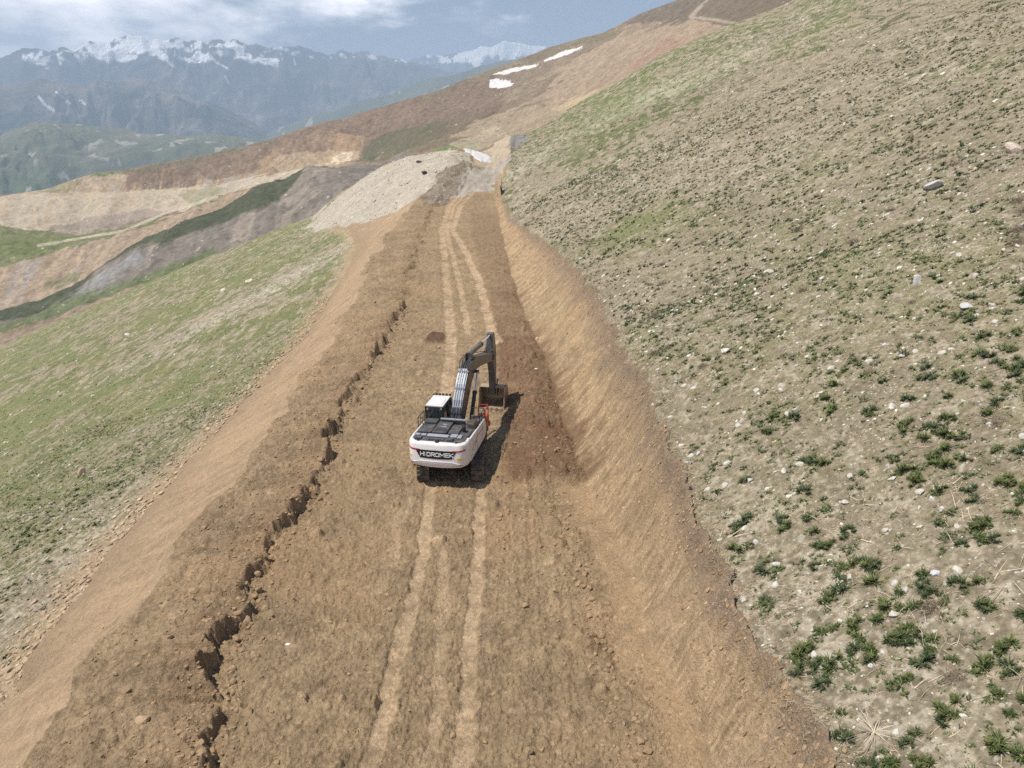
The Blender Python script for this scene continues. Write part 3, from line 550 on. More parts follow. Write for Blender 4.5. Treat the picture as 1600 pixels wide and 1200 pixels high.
# air between here and the ranges
bm = bmesh.new(); bmesh.ops.create_cube(bm, size=1)
for v in bm.verts: v.co = Vector((v.co.x * 50000, v.co.y * 50000 + 0, -1210 + (v.co.z + .5) * (1210 + 1400)))
me = bpy.data.meshes.new('haze'); bm.to_mesh(me); bm.free(); hz = bpy.data.objects.new('haze', me); sc.collection.objects.link(hz)
mh = bpy.data.materials.new('haze_air'); mh.use_nodes = True; mh.node_tree.nodes.clear()
pv = mh.node_tree.nodes.new('ShaderNodeVolumePrincipled'); mo = mh.node_tree.nodes.new('ShaderNodeOutputMaterial')
pv.inputs['Color'].default_value = (.60, .76, 1.0, 1); pv.inputs['Density'].default_value = 1.75e-4; pv.inputs['Anisotropy'].default_value = 0.0
mh.node_tree.links.new(pv.outputs[0], mo.inputs['Volume']); me.materials.append(mh); tag(hz, kind='stuff')
# ------------------------------------------------------------------ the excavator
def pmat(name, col, rough=.5, metal=0.0, dust=0.0, spec=.5, trans=0.0):
    m, nt, b = nmat(name); b.inputs['Roughness'].default_value = rough; b.inputs['Metallic'].default_value = metal
    b.inputs['Specular IOR Level'].default_value = spec; b.inputs['Transmission Weight'].default_value = trans
    N = nt.nodes.new; L = nt.links.new
    tc = N('ShaderNodeTexCoord'); n = N('ShaderNodeTexNoise'); n.inputs['Scale'].default_value = 3.5; n.inputs['Detail'].default_value = 6; L(tc.outputs['Object'], n.inputs['Vector'])
    mr = N('ShaderNodeMapRange'); L(n.outputs[0], mr.inputs[0]); mr.inputs[1].default_value = .42; mr.inputs[2].default_value = .72; mr.inputs[4].default_value = dust
    mx = N('ShaderNodeMix'); mx.data_type = 'RGBA'; L(mr.outputs[0], mx.inputs[0]); mx.inputs[6].default_value = tuple(col) + (1,); mx.inputs[7].default_value = (.36, .27, .18, 1)
    L(mx.outputs[2], b.inputs['Base Color']); return m
COVER = pmat('sky_sheen_grey_paint', (.20, .22, .26), .35, .2, dust=.15); WHITE = pmat('white_paint', (.76, .74, .74), .42, dust=.16); BLACK = pmat('black_paint', (.022, .023, .026), .42, dust=.12)
DGREY = pmat('dark_grey_paint', (.045, .048, .055), .36, dust=.18); SILVER = pmat('pale_grey_metal', (.52, .55, .60), .33, .55, dust=.12)
CHROME = pmat('chrome', (.72, .73, .76), .16, 1.0); GLASS = pmat('tinted_glass', (.16, .2, .2), .05, spec=.8, trans=.75)
REDP = pmat('red_paint', (.45, .02, .025), .4, dust=.1); ORANGE = pmat('orange_paint', (.62, .16, .07), .5, dust=.2); YELL = pmat('yellow_reflector', (.75, .48, .04), .4)
TRACK = pmat('dusty_track_steel', (.10, .078, .06), .8, .2, dust=.9); DUSTY = pmat('soil_polished_steel', (.40, .31, .22), .6, .25, dust=.8); STEEL = pmat('worn_steel', (.14, .12, .10), .5, .6, dust=.5)
PANEL = pmat('black_gloss_panel', (.012, .012, .016), .25); SEAT = pmat('seat_cloth', (.05, .05, .05), .9); DECK = pmat('deck_black', (.06, .062, .07), .6, dust=.28)
YAW = math.radians(10.56); RX = (-3.09, 34.63, .02)
exc = bpy.data.objects.new('excavator', None); sc.collection.objects.link(exc); exc.location = RX
tag(exc, 'white and black crawler excavator digging on the fresh dirt road', 'excavator')
def box(bm, x0, x1, y0, y1, z0, z1, bev=0):
    g = bmesh.ops.create_cube(bm, size=1)['verts']
    for v in g: v.co = Vector((x0 + (v.co.x + .5) * (x1 - x0), y0 + (v.co.y + .5) * (y1 - y0), z0 + (v.co.z + .5) * (z1 - z0)))
    if bev: bmesh.ops.bevel(bm, geom=list({e for v in g for e in v.link_edges}), offset=bev, segments=2, affect='EDGES', profile=.6)
    return g
def tube(bm, p1, p2, r, n=12, r2=None):
    p1, p2 = Vector(p1), Vector(p2); d = p2 - p1
    g = bmesh.ops.create_cone(bm, cap_ends=True, segments=n, radius1=r, radius2=r if r2 is None else r2, depth=d.length)['verts']
    q = d.to_track_quat('Z', 'Y').to_matrix().to_4x4(); q.translation = (p1 + p2) / 2
    bmesh.ops.transform(bm, matrix=q, verts=g); return g
def path(bm, pts, r, n=8):
    for a, b in zip(pts[:-1], pts[1:]):
        tube(bm, a, b, r, n)
def prism(bm, prof, x0, x1, bev=0):
    """(y, z) outline pushed along x"""
    a = [bm.verts.new((x0, y, z)) for y, z in prof]; b = [bm.verts.new((x1, y, z)) for y, z in prof]; n = len(prof)
    f = [bm.faces.new(a), bm.faces.new(b[::-1])] + [bm.faces.new((a[i], b[i], b[(i + 1) % n], a[(i + 1) % n])) for i in range(n)]
    bmesh.ops.recalc_face_normals(bm, faces=f)
    if bev: bmesh.ops.bevel(bm, geom=list({e for v in a + b for e in v.link_edges}), offset=bev, segments=1, affect='EDGES')
def part(name, fn, mat, parent=exc, house=True, smooth=False):
    bm = bmesh.new(); fn(bm); bmesh.ops.recalc_face_normals(bm, faces=bm.faces); me = bpy.data.meshes.new(name); bm.to_mesh(me); bm.free(); me.materials.append(mat)
    if smooth:
        for p in me.polygons: p.use_smooth = True
        me.set_sharp_from_angle(angle=math.radians(35))
    o = bpy.data.objects.new(name, me); sc.collection.objects.link(o); o.parent = parent
    if house and parent is exc: o.rotation_euler = (0, 0, -YAW)
    return o
def prism_xy(bm, prof, z0, z1):
    a = [bm.verts.new((x, y, z0)) for x, y in prof]; b = [bm.verts.new((x, y, z1)) for x, y in prof]; n = len(prof)
    bm.faces.new(a); bm.faces.new(b[::-1]); [bm.faces.new((a[i], b[i], b[(i + 1) % n], a[(i + 1) % n])) for i in range(n)]
# --- undercarriage (drives straight up the road)
TL, TR = 2.05, .46
def belt_at(s):
    per = 4 * TL + 2 * math.pi * TR; s %= per
    if s < 2 * TL: return (-TL + s, 2 * TR, 0.0)
    s -= 2 * TL
    if s < math.pi * TR: a = s / TR; return (TL + TR * math.sin(a), TR + TR * math.cos(a), -a)
    s -= math.pi * TR
    if s < 2 * TL: return (TL - s, 0.0, math.pi)
    s -= 2 * TL; a = s / TR; return (-TL - TR * math.sin(a), TR - TR * math.cos(a), math.pi - a)
def chain(cx):
    def f(bm):
        n = 52; per = 4 * TL + 2 * math.pi * TR
        for i in range(n):
            y, z, a = belt_at(per * i / n)
            for (x0, x1, y0, y1, z0, z1) in ((-.31, .31, -.095, .095, .0, .028), (-.31, .31, -.085, -.06, .028, .062), (-.31, .31, -.01, .015, .028, .062), (-.31, .31, .06, .085, .028, .062), (-.14, -.06, -.1, .1, -.09, 0), (.06, .14, -.1, .1, -.09, 0)):
                g = box(bm, x0, x1, y0, y1, z0, z1); bmesh.ops.transform(bm, matrix=Matrix.Translation((cx, y, z)) @ Matrix.Rotation(a, 4, 'X'), verts=g)
    return f
for cx in (-1.37, 1.37):
    tr = part('crawler_track', chain(cx), TRACK, house=False)
    part('track_frame', lambda bm: (prism(bm, [(-1.75, .28), (1.75, .28), (1.85, .5), (1.7, .68), (-1.7, .68), (-1.85, .5)], cx - .17, cx + .17, .03), box(bm, cx - .21, cx + .21, -.9, .9, .40, .62)), DGREY, tr)
    part('sprocket', lambda bm: [tube(bm, (cx - .09, -TL, TR), (cx + .09, -TL, TR), .36, 20), tube(bm, (cx - .2, -TL, TR), (cx + .2, -TL, TR), .2, 16)], STEEL, tr, smooth=True)
    part('idler', lambda bm: [tube(bm, (cx - .09, TL, TR), (cx + .09, TL, TR), .37, 24), tube(bm, (cx - .18, TL, TR), (cx + .18, TL, TR), .12, 12)], STEEL, tr, smooth=True)
    for k in range(8):
        y = -1.62 + k * .463; part('track_roller', lambda bm: tube(bm, (cx - .16, y, .19), (cx + .16, y, .19), .1, 12), STEEL, tr, smooth=True)
part('car_body', lambda bm: (box(bm, -1.2, 1.2, -.45, .45, .48, .86, .04), box(bm, -.85, .85, -.85, .85, .55, .9, .05), box(bm, -1.22, 1.22, -1.15, -.75, .42, .66, .03), box(bm, -1.22, 1.22, .75, 1.15, .42, .66, .03)), DGREY, house=False)
part('swing_ring', lambda bm: tube(bm, (0, 0, .88), (0, 0, 1.12), .72, 36), STEEL, house=False, smooth=True)
# --- revolving house
part('house_frame', lambda bm: (box(bm, -1.45, 1.45, -2.7, .1, 1.1, 1.34, .02), box(bm, -1.45, -.42, .1, 2.02, 1.12, 1.34, .02), box(bm, .62, 1.45, .1, 2.0, 1.12, 1.34, .02), box(bm, -.42, .62, .1, .9, 1.1, 1.5, .02)), BLACK)
def yrear(x):
    a = abs(x); return -3.34 + .16 * (a / 1.5) ** 2 + .42 * max(0, (a - 1.12) / .38) ** 2.4
XS = np.linspace(-1.5, 1.5, 37)
def cweight(bm):
    lev = [(1.10, .22, .05), (1.18, .10, .015), (1.36, .035, 0), (1.44, 0, 0), (1.5, .0, 0), (2.28, .03, 0), (2.37, .07, .02), (2.42, .16, .06)]; rows = []
    for z, ins, sx in lev:
        dip = .07 if z < 1.3 else 0
        rows.append([bm.verts.new((x * (1 - sx / 1.5), yrear(x) + ins, z + dip * (abs(x) / 1.5) ** 2)) for x in XS] + [bm.verts.new((1.5 * (1 - sx / 1.5), -2.25, z + dip)), bm.verts.new((-1.5 * (1 - sx / 1.5), -2.25, z + dip))])
    n = len(rows[0])
    for a, b in zip(rows[:-1], rows[1:]):
        for i in range(n): bm.faces.new((a[i], a[(i + 1) % n], b[(i + 1) % n], b[i]))
    bm.faces.new(rows[0][::-1]); bm.faces.new(rows[-1])
cw = part('counterweight', cweight, WHITE, smooth=True)
def yface(x, z): return yrear(x) + np.interp(z, [1.1, 1.18, 1.36, 1.44, 1.5, 2.28, 2.37], [.22, .1, .035, 0, 0, .03, .07])
def sheet(bm, zlo, zhi, x0, x1, out=.012, n=28):
    xs = np.linspace(x0, x1, n); a = []
    for x in xs:
        l, h = zlo(x), zhi(x); a.append([bm.verts.new((x, yface(x, l) - out, l)), bm.verts.new((x, yface(x, h) - out, h)), bm.verts.new((x, yface(x, h) + .02, h)), bm.verts.new((x, yface(x, l) + .02, l))])
    for p, q in zip(a[:-1], a[1:]):
        for i in range(4): bm.faces.new((p[i], q[i], q[(i + 1) % 4], p[(i + 1) % 4]))
    bm.faces.new(a[0][::-1]); bm.faces.new(a[-1])
pan = part('name_panel', lambda bm: sheet(bm, lambda x: np.interp(abs(x), [0, .80, 1.02], [1.66, 1.68, 2.06]), lambda x: 2.10 - .012 * abs(x), -1.02, 1.02), PANEL, cw)
for s in (-1, 1): part('red_stripe', lambda bm: sheet(bm, lambda x: np.interp(s * x, [.82, 1.0, 1.42], [2.09, 2.06, 2.06]), lambda x: np.interp(s * x, [.82, 1.42], [2.115, 2.14]), .82 * s, 1.42 * s, .017), REDP, cw)
part('bumper_ridge', lambda bm: sheet(bm, lambda x: 1.40, lambda x: np.interp(abs(x), [0, .78, .95, 1.2], [1.53, 1.53, 1.48, 1.42]), -1.2, 1.2, .035), WHITE, cw)
# raised wordmark in simple wide strokes, unit box 1 x 1 per letter
GL = {'H': [[(0, 0), (0, 1)], [(1, 0), (1, 1)], [(0, .5), (1, .5)]], 'i': [[(.1, 0), (.1, .62)], [(.1, .84), (.1, 1.0)]],
 'D': [[(0, .0), (0, 1), (.78, 1), (1, .8), (1, .2), (.78, 0), (0, 0)]], 'R': [[(0, 0), (0, 1), (.85, 1), (1, .88), (1, .55), (.85, .42), (0, .42)], [(.55, .42), (1, 0)]],
 'O': [[(.18, 0), (0, .18), (0, .82), (.18, 1), (.82, 1), (1, .82), (1, .18), (.82, 0), (.18, 0)]], 'M': [[(0, 0), (0, 1), (.5, .35), (1, 1), (1, 0)]],
 'E': [[(1, 0), (0, 0), (0, 1), (1, 1)], [(0, .5), (.9, .5)]], 'K': [[(0, 0), (0, 1)], [(1, 1), (.12, .5), (1, 0)]]}
def letters(bm):
    x = -.76; H = .175; z0 = 1.80
    for ch in 'HiDROMEK':
        w = {'i': .06, 'M': .21}.get(ch, .162)
        for stroke in GL[ch]:
            for (ax, az), (bx, bz) in zip(stroke[:-1], stroke[1:]):
                p = Vector((x + ax * w, 0, z0 + az * H)); q = Vector((x + bx * w, 0, z0 + bz * H)); d = (q - p).normalized(); p = p - d * .016; q = q + d * .016; nrm = Vector((-d.z, 0, d.x)) * .0155
                vs = []
                for P in (p - nrm, q - nrm, q + nrm, p + nrm):
                    for off in (.011, .030): vs.append(bm.verts.new((P.x, yface(P.x, P.z) - off, P.z)))
                i = vs; 
                for f in ((i[1], i[3], i[5], i[7]), (i[0], i[6], i[4], i[2]), (i[0], i[2], i[3], i[1]), (i[2], i[4], i[5], i[3]), (i[4], i[6], i[7], i[5]), (i[6], i[0], i[1], i[7])): bm.faces.new(f)
        x += w + .056
WL = pmat('white_lettering', (.85, .85, .85), .5); part('lettering', letters, WL, cw)
for a, b in ((-1.44, -1.24), (1.05, 1.27)): part('reflector', lambda bm: sheet(bm, lambda x: 1.62, lambda x: 1.75, a, b, .014, 5), YELL, cw)
for a, b in ((-1.36, -1.16), (1.1, 1.3)): part('tail_light', lambda bm: sheet(bm, lambda x: 1.30, lambda x: 1.335, a, b, .014, 5), REDP, cw)
# side doors
def side(s, y1):
    x0, x1 = (1.41, 1.5) if s > 0 else (-1.5, -1.41)
    def f(bm):
        if s > 0: prism(bm, [(-2.245, 1.16), (.95, 1.16), (1.25, 1.42), (1.25, 1.8), (.9, 2.22), (-2.245, 2.40)], x0, x1, .02)
        else: prism(bm, [(-2.245, 1.16), (y1, 1.16), (y1, 2.33), (-2.245, 2.40)], x0, x1, .02)
    return f
sd = part('side_door', side(1, 1.2), WHITE)
part('vent_slot', lambda bm: [prism(bm, [(-1.95 + k * .52, 1.62), (-1.6 + k * .52, 1.95), (-1.53 + k * .52, 1.95), (-1.88 + k * .52, 1.62)], 1.495, 1.508) for k in range(2)], PANEL, sd)
part('red_stripe', lambda bm: prism(bm, [(-.9, 1.93), (.55, 1.86), (.55, 1.89), (-.9, 1.97)], 1.495, 1.509), REDP, sd)
part('door_seam', lambda bm: box(bm, 1.495, 1.506, -.92, -.90, 1.2, 2.3), PANEL, sd); part('door_seam', lambda bm: box(bm, 1.495, 1.506, .28, .30, 1.2, 2.25), PANEL, sd); part('door_latch', lambda bm: box(bm, 1.495, 1.512, -1.1, -1.02, 1.7, 1.78), PANEL, sd)
part('side_door', side(-1, -.35), WHITE)
part('fuel_tank', lambda bm: box(bm, .72, 1.40, .35, 1.75, 1.34, 2.02, .05), DGREY)
# engine deck
def deck(bm):
    box(bm, -1.40, 1.40, -2.24, -.3, 1.4, 2.37); prism_xy(bm, [(-1.33, -2.2), (-1.33, -2.72), (-1.1, -2.98), (1.1, -2.98), (1.33, -2.72), (1.33, -2.2)], 2.40, 2.445)
    box(bm, -1.32, -.62, -1.95, -.95, 2.37, 2.47, .025); box(bm, -.56, .18, -2.0, -.5, 2.37, 2.50, .03); box(bm, .24, .78, -1.95, -.9, 2.37, 2.46, .02)
    box(bm, -1.30, -.62, -.88, -.35, 2.37, 2.56, .04); box(bm, .86, 1.34, -2.1, -1.2, 2.37, 2.44, .02); box(bm, -.45, .70, -.48, -.32, 2.37, 2.60, .02)
    box(bm, -1.15, -.85, -2.9, -2.6, 2.44, 2.53, .02); box(bm, .45, .75, -2.9, -2.62, 2.44, 2.54, .02); box(bm, -.5, .3, -2.86, -2.7, 2.44, 2.50, .02)
    for k in range(5): box(bm, -.50, .12, -1.85 + k * .09, -1.80 + k * .09, 2.50, 2.515)
dk = part('engine_hood', deck, DECK)
for a, b, c, d in ((-1.28, -1.04, -2.48, -2.28), (-.98, -.72, -2.50, -2.30), (-.66, .42, -2.56, -2.26), (.50, .84, -2.50, -2.12), (.88, 1.08, -2.56, -2.16)):
    part('tread_plate', lambda bm: box(bm, a, b, c, d, 2.47, 2.515, .01), SILVER, dk)
part('latch', lambda bm: (box(bm, -.28, .02, -1.35, -1.28, 2.5, 2.53), box(bm, -.2, -.05, -1.12, -1.04, 2.5, 2.55), box(bm, -.3, .0, -.98, -.94, 2.5, 2.53)), SILVER, dk)
part('grab_bar', lambda bm: box(bm, -.50, .92, -.62, -.50, 2.60, 2.68, .015), SILVER)
part('exhaust_pipe', lambda bm: (tube(bm, (.98, -1.55, 2.4), (.98, -1.55, 2.74), .10, 14), tube(bm, (.98, -1.55, 2.72), (.98, -1.72, 2.82), .08, 12)), BLACK, smooth=True)
part('air_cleaner', lambda bm: (box(bm, 1.02, 1.34, -.95, -.2, 2.36, 2.62, .04), tube(bm, (1.1, -.1, 2.4), (1.1, -.1, 2.75), .11, 14)), STEEL)
part('toolbox', lambda bm: (box(bm, .76, 1.36, -.15, .3, 2.03, 2.36, .03), box(bm, .8, 1.3, .4, .9, 2.03, 2.2, .03)), DECK)
part('rear_camera', lambda bm: (box(bm, -.07, .07, -3.12, -2.9, 2.42, 2.54, .015), tube(bm, (0, -3.16, 2.48), (0, -3.05, 2.48), .035, 8)), BLACK)
def lift(bm):
    for x in (-.95, .95): tube(bm, (x, -3.0, 2.41), (x, -3.0, 2.46), .07, 14)
for lx in (-.95, .95): part('lifting_eye', lambda bm: tube(bm, (lx, -2.98, 2.41), (lx, -2.98, 2.47), .07, 14), BLACK)
# cab
X0, X1, Y0, Y1, ZB, ZT = -1.52, -.50, .0, 1.80, 1.36, 3.08
def cabf(bm):
    box(bm, X0, X1, Y0, Y1, ZB, ZB + .42, .03)
    for x in (X0, X1 - .09):
        box(bm, x, x + .09, Y0, Y0 + .10, ZB + .42, ZT - .06); box(bm, x, x + .09, .80, .88, ZB + .42, ZT - .06); prism(bm, [(Y1 - .10, ZB + .42), (Y1, ZB + .42), (Y1 - .16, ZT - .06), (Y1 - .26, ZT - .06)], x, x + .09)
    box(bm, X0 + .09, X1 - .09, Y0, Y0 + .09, ZB + .42, ZB + .80); box(bm, X0, X1, Y0, Y0 + .09, ZT - .22, ZT - .06); box(bm, X0, X1, Y1 - .30, Y1 - .17, ZT - .16, ZT - .06)
    box(bm, X0, X0 + .08, Y0 + .1, Y1 - .2, ZT - .14, ZT - .06); box(bm, X1 - .08, X1, Y0 + .1, Y1 - .2, ZT - .14, ZT - .06)
    box(bm, X0 + .1, X1 - .1, .1, .8, ZB + .4, ZB + .7)
cab = part('cab', cabf, BLACK)
part('cab_roof', lambda bm: (box(bm, X0 + .03, X1 - .03, Y0 + .02, Y1 - .22, ZT - .058, ZT + .04, .04), box(bm, X0 + .14, X1 - .14, Y0 + .15, Y1 - .75, ZT + .03, ZT + .07, .02)), WHITE, cab)
part('window', lambda bm: box(bm, X0 + .09, X1 - .09, Y0 + .035, Y0 + .05, ZB + .80, ZT - .22), GLASS, cab)
part('window', lambda bm: (box(bm, X1 - .05, X1 - .035, Y0 + .1, .80, ZB + .42, ZT - .14), box(bm, X1 - .05, X1 - .035, .88, Y1 - .12, ZB + .42, ZT - .14)), GLASS, cab)
part('window', lambda bm: (box(bm, X0 + .035, X0 + .05, Y0 + .1, .80, ZB + .42, ZT - .14), box(bm, X0 + .035, X0 + .05, .88, Y1 - .12, ZB + .42, ZT - .14)), GLASS, cab)
part('windscreen', lambda bm: prism(bm, [(Y1 - .05, ZB + .42), (Y1 - .035, ZB + .42), (Y1 - .20, ZT - .16), (Y1 - .215, ZT - .16)], X0 + .09, X1 - .09), GLASS, cab)
part('seat', lambda bm: (box(bm, -1.25, -.78, .55, 1.0, 1.8, 2.0, .05), box(bm, -1.23, -.80, .45, .58, 1.95, 2.6, .05), box(bm, -1.14, -.89, .46, .56, 2.6, 2.8, .04)), SEAT, cab)
for k in range(5): part('work_light', lambda bm: (box(bm, X0 + .12 + k * .19, X0 + .24 + k * .19, Y1 - .26, Y1 - .16, ZT + .05, ZT + .15, .015), tube(bm, (X0 + .18 + k * .19, Y1 - .2, ZT), (X0 + .18 + k * .19, Y1 - .2, ZT + .06), .015, 6)), BLACK, cab)
part('work_light', lambda bm: tube(bm, (X0 + .16, Y0 - .06, ZT - .16), (X0 + .16, Y0 + .0, ZT - .16), .05, 12), SILVER, cab)
part('work_light', lambda bm: tube(bm, (X1 - .13, Y0 - .06, ZT - .12), (X1 - .13, Y0 + .0, ZT - .12), .05, 12), SILVER, cab)
part('mirror', lambda bm: (box(bm, X0 - .18, X0 - .05, 1.45, 1.52, 2.65, 2.95, .015), tube(bm, (X0, 1.55, 2.6), (X0 - .1, 1.48, 2.75), .012, 6)), BLACK, cab)
# rails
def rail(x, ys, z0, z1, mid=True):
    def f(bm):
        path(bm, [(x, ys[0], z0), (x, ys[0], z1), (x, ys[-1], z1), (x, ys[-1], z0)], .022)
        for y in ys[1:-1]: tube(bm, (x, y, z0), (x, y, z1), .018, 8)
        if mid: tube(bm, (x, ys[0], (z0 + z1) / 2), (x, ys[-1], (z0 + z1) / 2), .016, 8)
    return f
part('handrail', rail(-1.53, [-1.15, -.75, -.12], 1.9, 2.86), BLACK); part('handrail', lambda bm: path(bm, [(-1.53, -1.15, 2.86), (-1.28, -1.15, 2.86), (-1.28, -1.15, 2.4)], .022), BLACK)
part('handrail', rail(1.42, [.0, .55, 1.1], 1.9, 2.72), BLACK); part('handrail', lambda bm: path(bm, [(.75, 1.1, 2.0), (.75, 1.1, 2.72), (1.42, 1.1, 2.72)], .02), BLACK)
part('handrail', lambda bm: (path(bm, [(1.44, 1.25, 1.5), (1.44, 1.25, 2.55), (1.44, 1.95, 2.62), (1.44, 2.05, 1.5)], .028), path(bm, [(.95, 1.75, 1.9), (.95, 1.85, 2.62), (1.44, 1.95, 2.62)], .028), tube(bm, (1.44, 1.25, 2.1), (1.44, 2.0, 2.1), .022, 8)), REDP)
part('step_box', lambda bm: (box(bm, .86, 1.42, 1.78, 2.2, 1.3, 2.0, .02), box(bm, .92, 1.48, 2.2, 2.42, 1.25, 1.5, .02), box(bm, .98, 1.36, 1.85, 2.15, 2.0, 2.03)), ORANGE)
# boom, arm, cylinders; boom plane at x = .10
BX = .10
def dz(y, z): return z - .30 * min(1, max(0, (y - 3.0) / 5.0))  # the front hangs a little lower
_prism, _tube = prism, tube
def prism(bm, prof, x0, x1, bev=0): return _prism(bm, [(y, dz(y, z)) for y, z in prof], x0, x1, bev)
def tube(bm, p1, p2, r, n=12, r2=None): return _tube(bm, (p1[0], p1[1], dz(p1[1], p1[2])), (p2[0], p2[1], dz(p2[1], p2[2])), r, n, r2)
def lerp_line(pts, n):
    P = [Vector(p) for p in pts]; return P
part('boom', lambda bm: prism(bm, [(.05, 2.15), (.55, 2.95), (1.25, 3.75), (2.05, 4.42), (2.9, 4.72), (3.9, 4.74), (5.6, 4.45), (8.35, 3.93), (8.62, 3.78), (8.6, 3.5), (8.3, 3.42), (5.6, 3.86), (4.3, 4.0), (3.4, 3.95), (2.7, 3.55), (1.9, 2.82), (1.0, 2.0), (.5, 1.62), (.1, 1.75)], BX - .28, BX + .28, .03), DGREY)
part('boom_foot', lambda bm: [prism(bm, [(-.25, 1.34), (.9, 1.34), (.75, 1.9), (.35, 2.3), (.0, 2.25)], x, x + .07) for x in (BX - .42, BX + .35)], BLACK)
top = [(.3, 2.62), (.72, 3.22), (1.35, 3.9), (2.1, 4.52)]
def offs(pts, d): return [(y - d * .72, z + d * .69) for y, z in pts]
for x in (-.19, -.07, .05, .19): part('hose_pipe', lambda bm: path(bm, [(BX + x, y, z) for y, z in offs(top, .075)], .032, 10), SILVER, smooth=True)
part('boom_cover', lambda bm: prism(bm, offs(top, .015) + offs(top, .045)[::-1], BX - .27, BX + .27), COVER)  # lower boom cover; sky and sun reflection is put into its paler colour
for y, z in ((.45, 2.86), (1.12, 3.68), (1.9, 4.38)): part('pipe_clamp', lambda bm: box(bm, BX - .26, BX + .26, y - .06, y + .0, z + .02, z + .14, .01), SILVER)
part('hose', lambda bm: [path(bm, [(BX + x, 2.0, 4.5), (BX + x * 1.2, 2.3, 4.9), (BX + x, 3.0, 5.05), (BX + x, 3.5, 4.9)], .026) for x in (-.22, -.12, .16, .24)] + [path(bm, [(BX + x, 3.5, 4.9), (BX + x, 5.5, 4.62), (BX + x, 8.0, 4.12), (BX + x, 8.6, 4.3)], .022) for x in (-.2, .22)], BLACK)
part('hose', lambda bm: [path(bm, [(BX + x, .55, 1.9), (BX + x * 1.25, -.1, 2.5), (BX + x, .2, 2.75), (BX + x, .45, 2.95)], .03) for x in (-.2, -.08, .06, .2)], BLACK)
for s in (-1, 1):
    bc = part('boom_cylinder', lambda bm: (tube(bm, (BX + .43 * s, 1.55, 1.45), (BX + .43 * s, 2.70, 2.98), .115, 16), tube(bm, (BX + .43 * s, 2.66, 2.93), (BX + .43 * s, 2.76, 3.06), .14, 16)), BLACK, smooth=True)
    part('piston_rod', lambda bm: tube(bm, (BX + .43 * s, 2.7, 2.98), (BX + .43 * s, 3.45, 3.98), .06, 12), CHROME, bc, smooth=True)
part('pivot_pin', lambda bm: tube(bm, (BX - .5, 3.48, 4.0), (BX + .5, 3.48, 4.0), .09, 14), BLACK, smooth=True); part('pivot_pin', lambda bm: tube(bm, (BX - .34, 8.45, 3.68), (BX + .34, 8.45, 3.68), .12, 14), BLACK, smooth=True)
ac = part('arm_cylinder', lambda bm: (tube(bm, (BX, 3.3, 5.0), (BX, 6.15, 4.98), .135, 16), tube(bm, (BX, 6.1, 4.98), (BX, 6.3, 4.98), .16, 16), [prism(bm, [(3.0, 4.7), (3.7, 4.7), (3.4, 5.1), (3.2, 5.1)], BX + x, BX + x + .05) for x in (-.18, .13)]), DGREY, smooth=True)
part('piston_rod', lambda bm: tube(bm, (BX, 6.2, 4.98), (BX, 8.98, 4.95), .065, 12), CHROME, ac, smooth=True)
part('arm', lambda bm: prism(bm, [(8.78, 5.08), (9.12, 5.08), (9.3, 4.75), (9.72, 3.75), (9.70, 2.6), (9.60, .98), (9.42, .82), (9.24, .95), (9.05, 2.4), (8.62, 3.3), (8.22, 3.55), (8.25, 3.85)], BX - .20, BX + .20, .025), DGREY)
for x in (-.33, .29): part('pivot_plate', lambda bm: prism(bm, [(8.2, 3.5), (8.75, 3.35), (8.95, 3.9), (8.4, 4.0)], BX + x, BX + x + .04), BLACK)
kc = part('bucket_cylinder', lambda bm: tube(bm, (BX, 9.72, 4.25), (BX, 9.98, 2.6), .11, 14), BLACK, smooth=True)
part('piston_rod', lambda bm: tube(bm, (BX, 9.97, 2.65), (BX, 10.05, 1.72), .055, 12), CHROME, kc, smooth=True)
part('bucket_link', lambda bm: [(prism(bm, [(9.5, 1.45), (9.62, 1.35), (10.12, 1.66), (10.02, 1.8)], BX + x, BX + x + .05), prism(bm, [(9.98, 1.72), (10.12, 1.72), (10.0, 1.05), (9.86, 1.05)], BX + x * .7, BX + x * .7 + .05)) for x in (-.27, .22)], STEEL)
BW = .84
arc = [(9.22, 1.34), (9.6, 1.42), (10.05, 1.30), (10.4, .98), (10.5, .56), (10.36, .16), (10.0, -.08), (9.5, -.14), (8.98, -.10)]
def bucket(bm):
    inn = [(9.24, 1.30), (9.6, 1.37), (10.02, 1.25), (10.35, .95), (10.44, .56), (10.31, .19), (9.97, -.035), (9.5, -.09), (8.98, -.06)]
    prism(bm, arc + inn[::-1], BX - BW, BX + BW)
    for s in (-1, 1):
        x = BX + s * BW; prism(bm, arc + [(9.06, .55)], min(x, x - s * .045), max(x, x - s * .045))
        prism(bm, [(9.16, 1.32), (9.26, 1.3), (9.1, .56), (9.02, -.08), (8.90, -.08), (8.98, .58)], min(x, x + s * .03), max(x, x + s * .03))
bk = part('bucket', bucket, DUSTY)
part('bucket_ear', lambda bm: [prism(bm, [(9.2, 1.28), (9.3, .78), (9.55, .72), (10.05, 1.02), (10.0, 1.22), (9.6, 1.38)], BX + x, BX + x + .06) for x in (-.32, .26)], STEEL, bk)
for k in range(5):
    x = BX - .68 + k * .34; part('tooth', lambda bm: prism(bm, [(9.08, -.03), (9.08, -.14), (8.72, -.17), (8.72, -.13)], x - .06, x + .06), STEEL, bk)
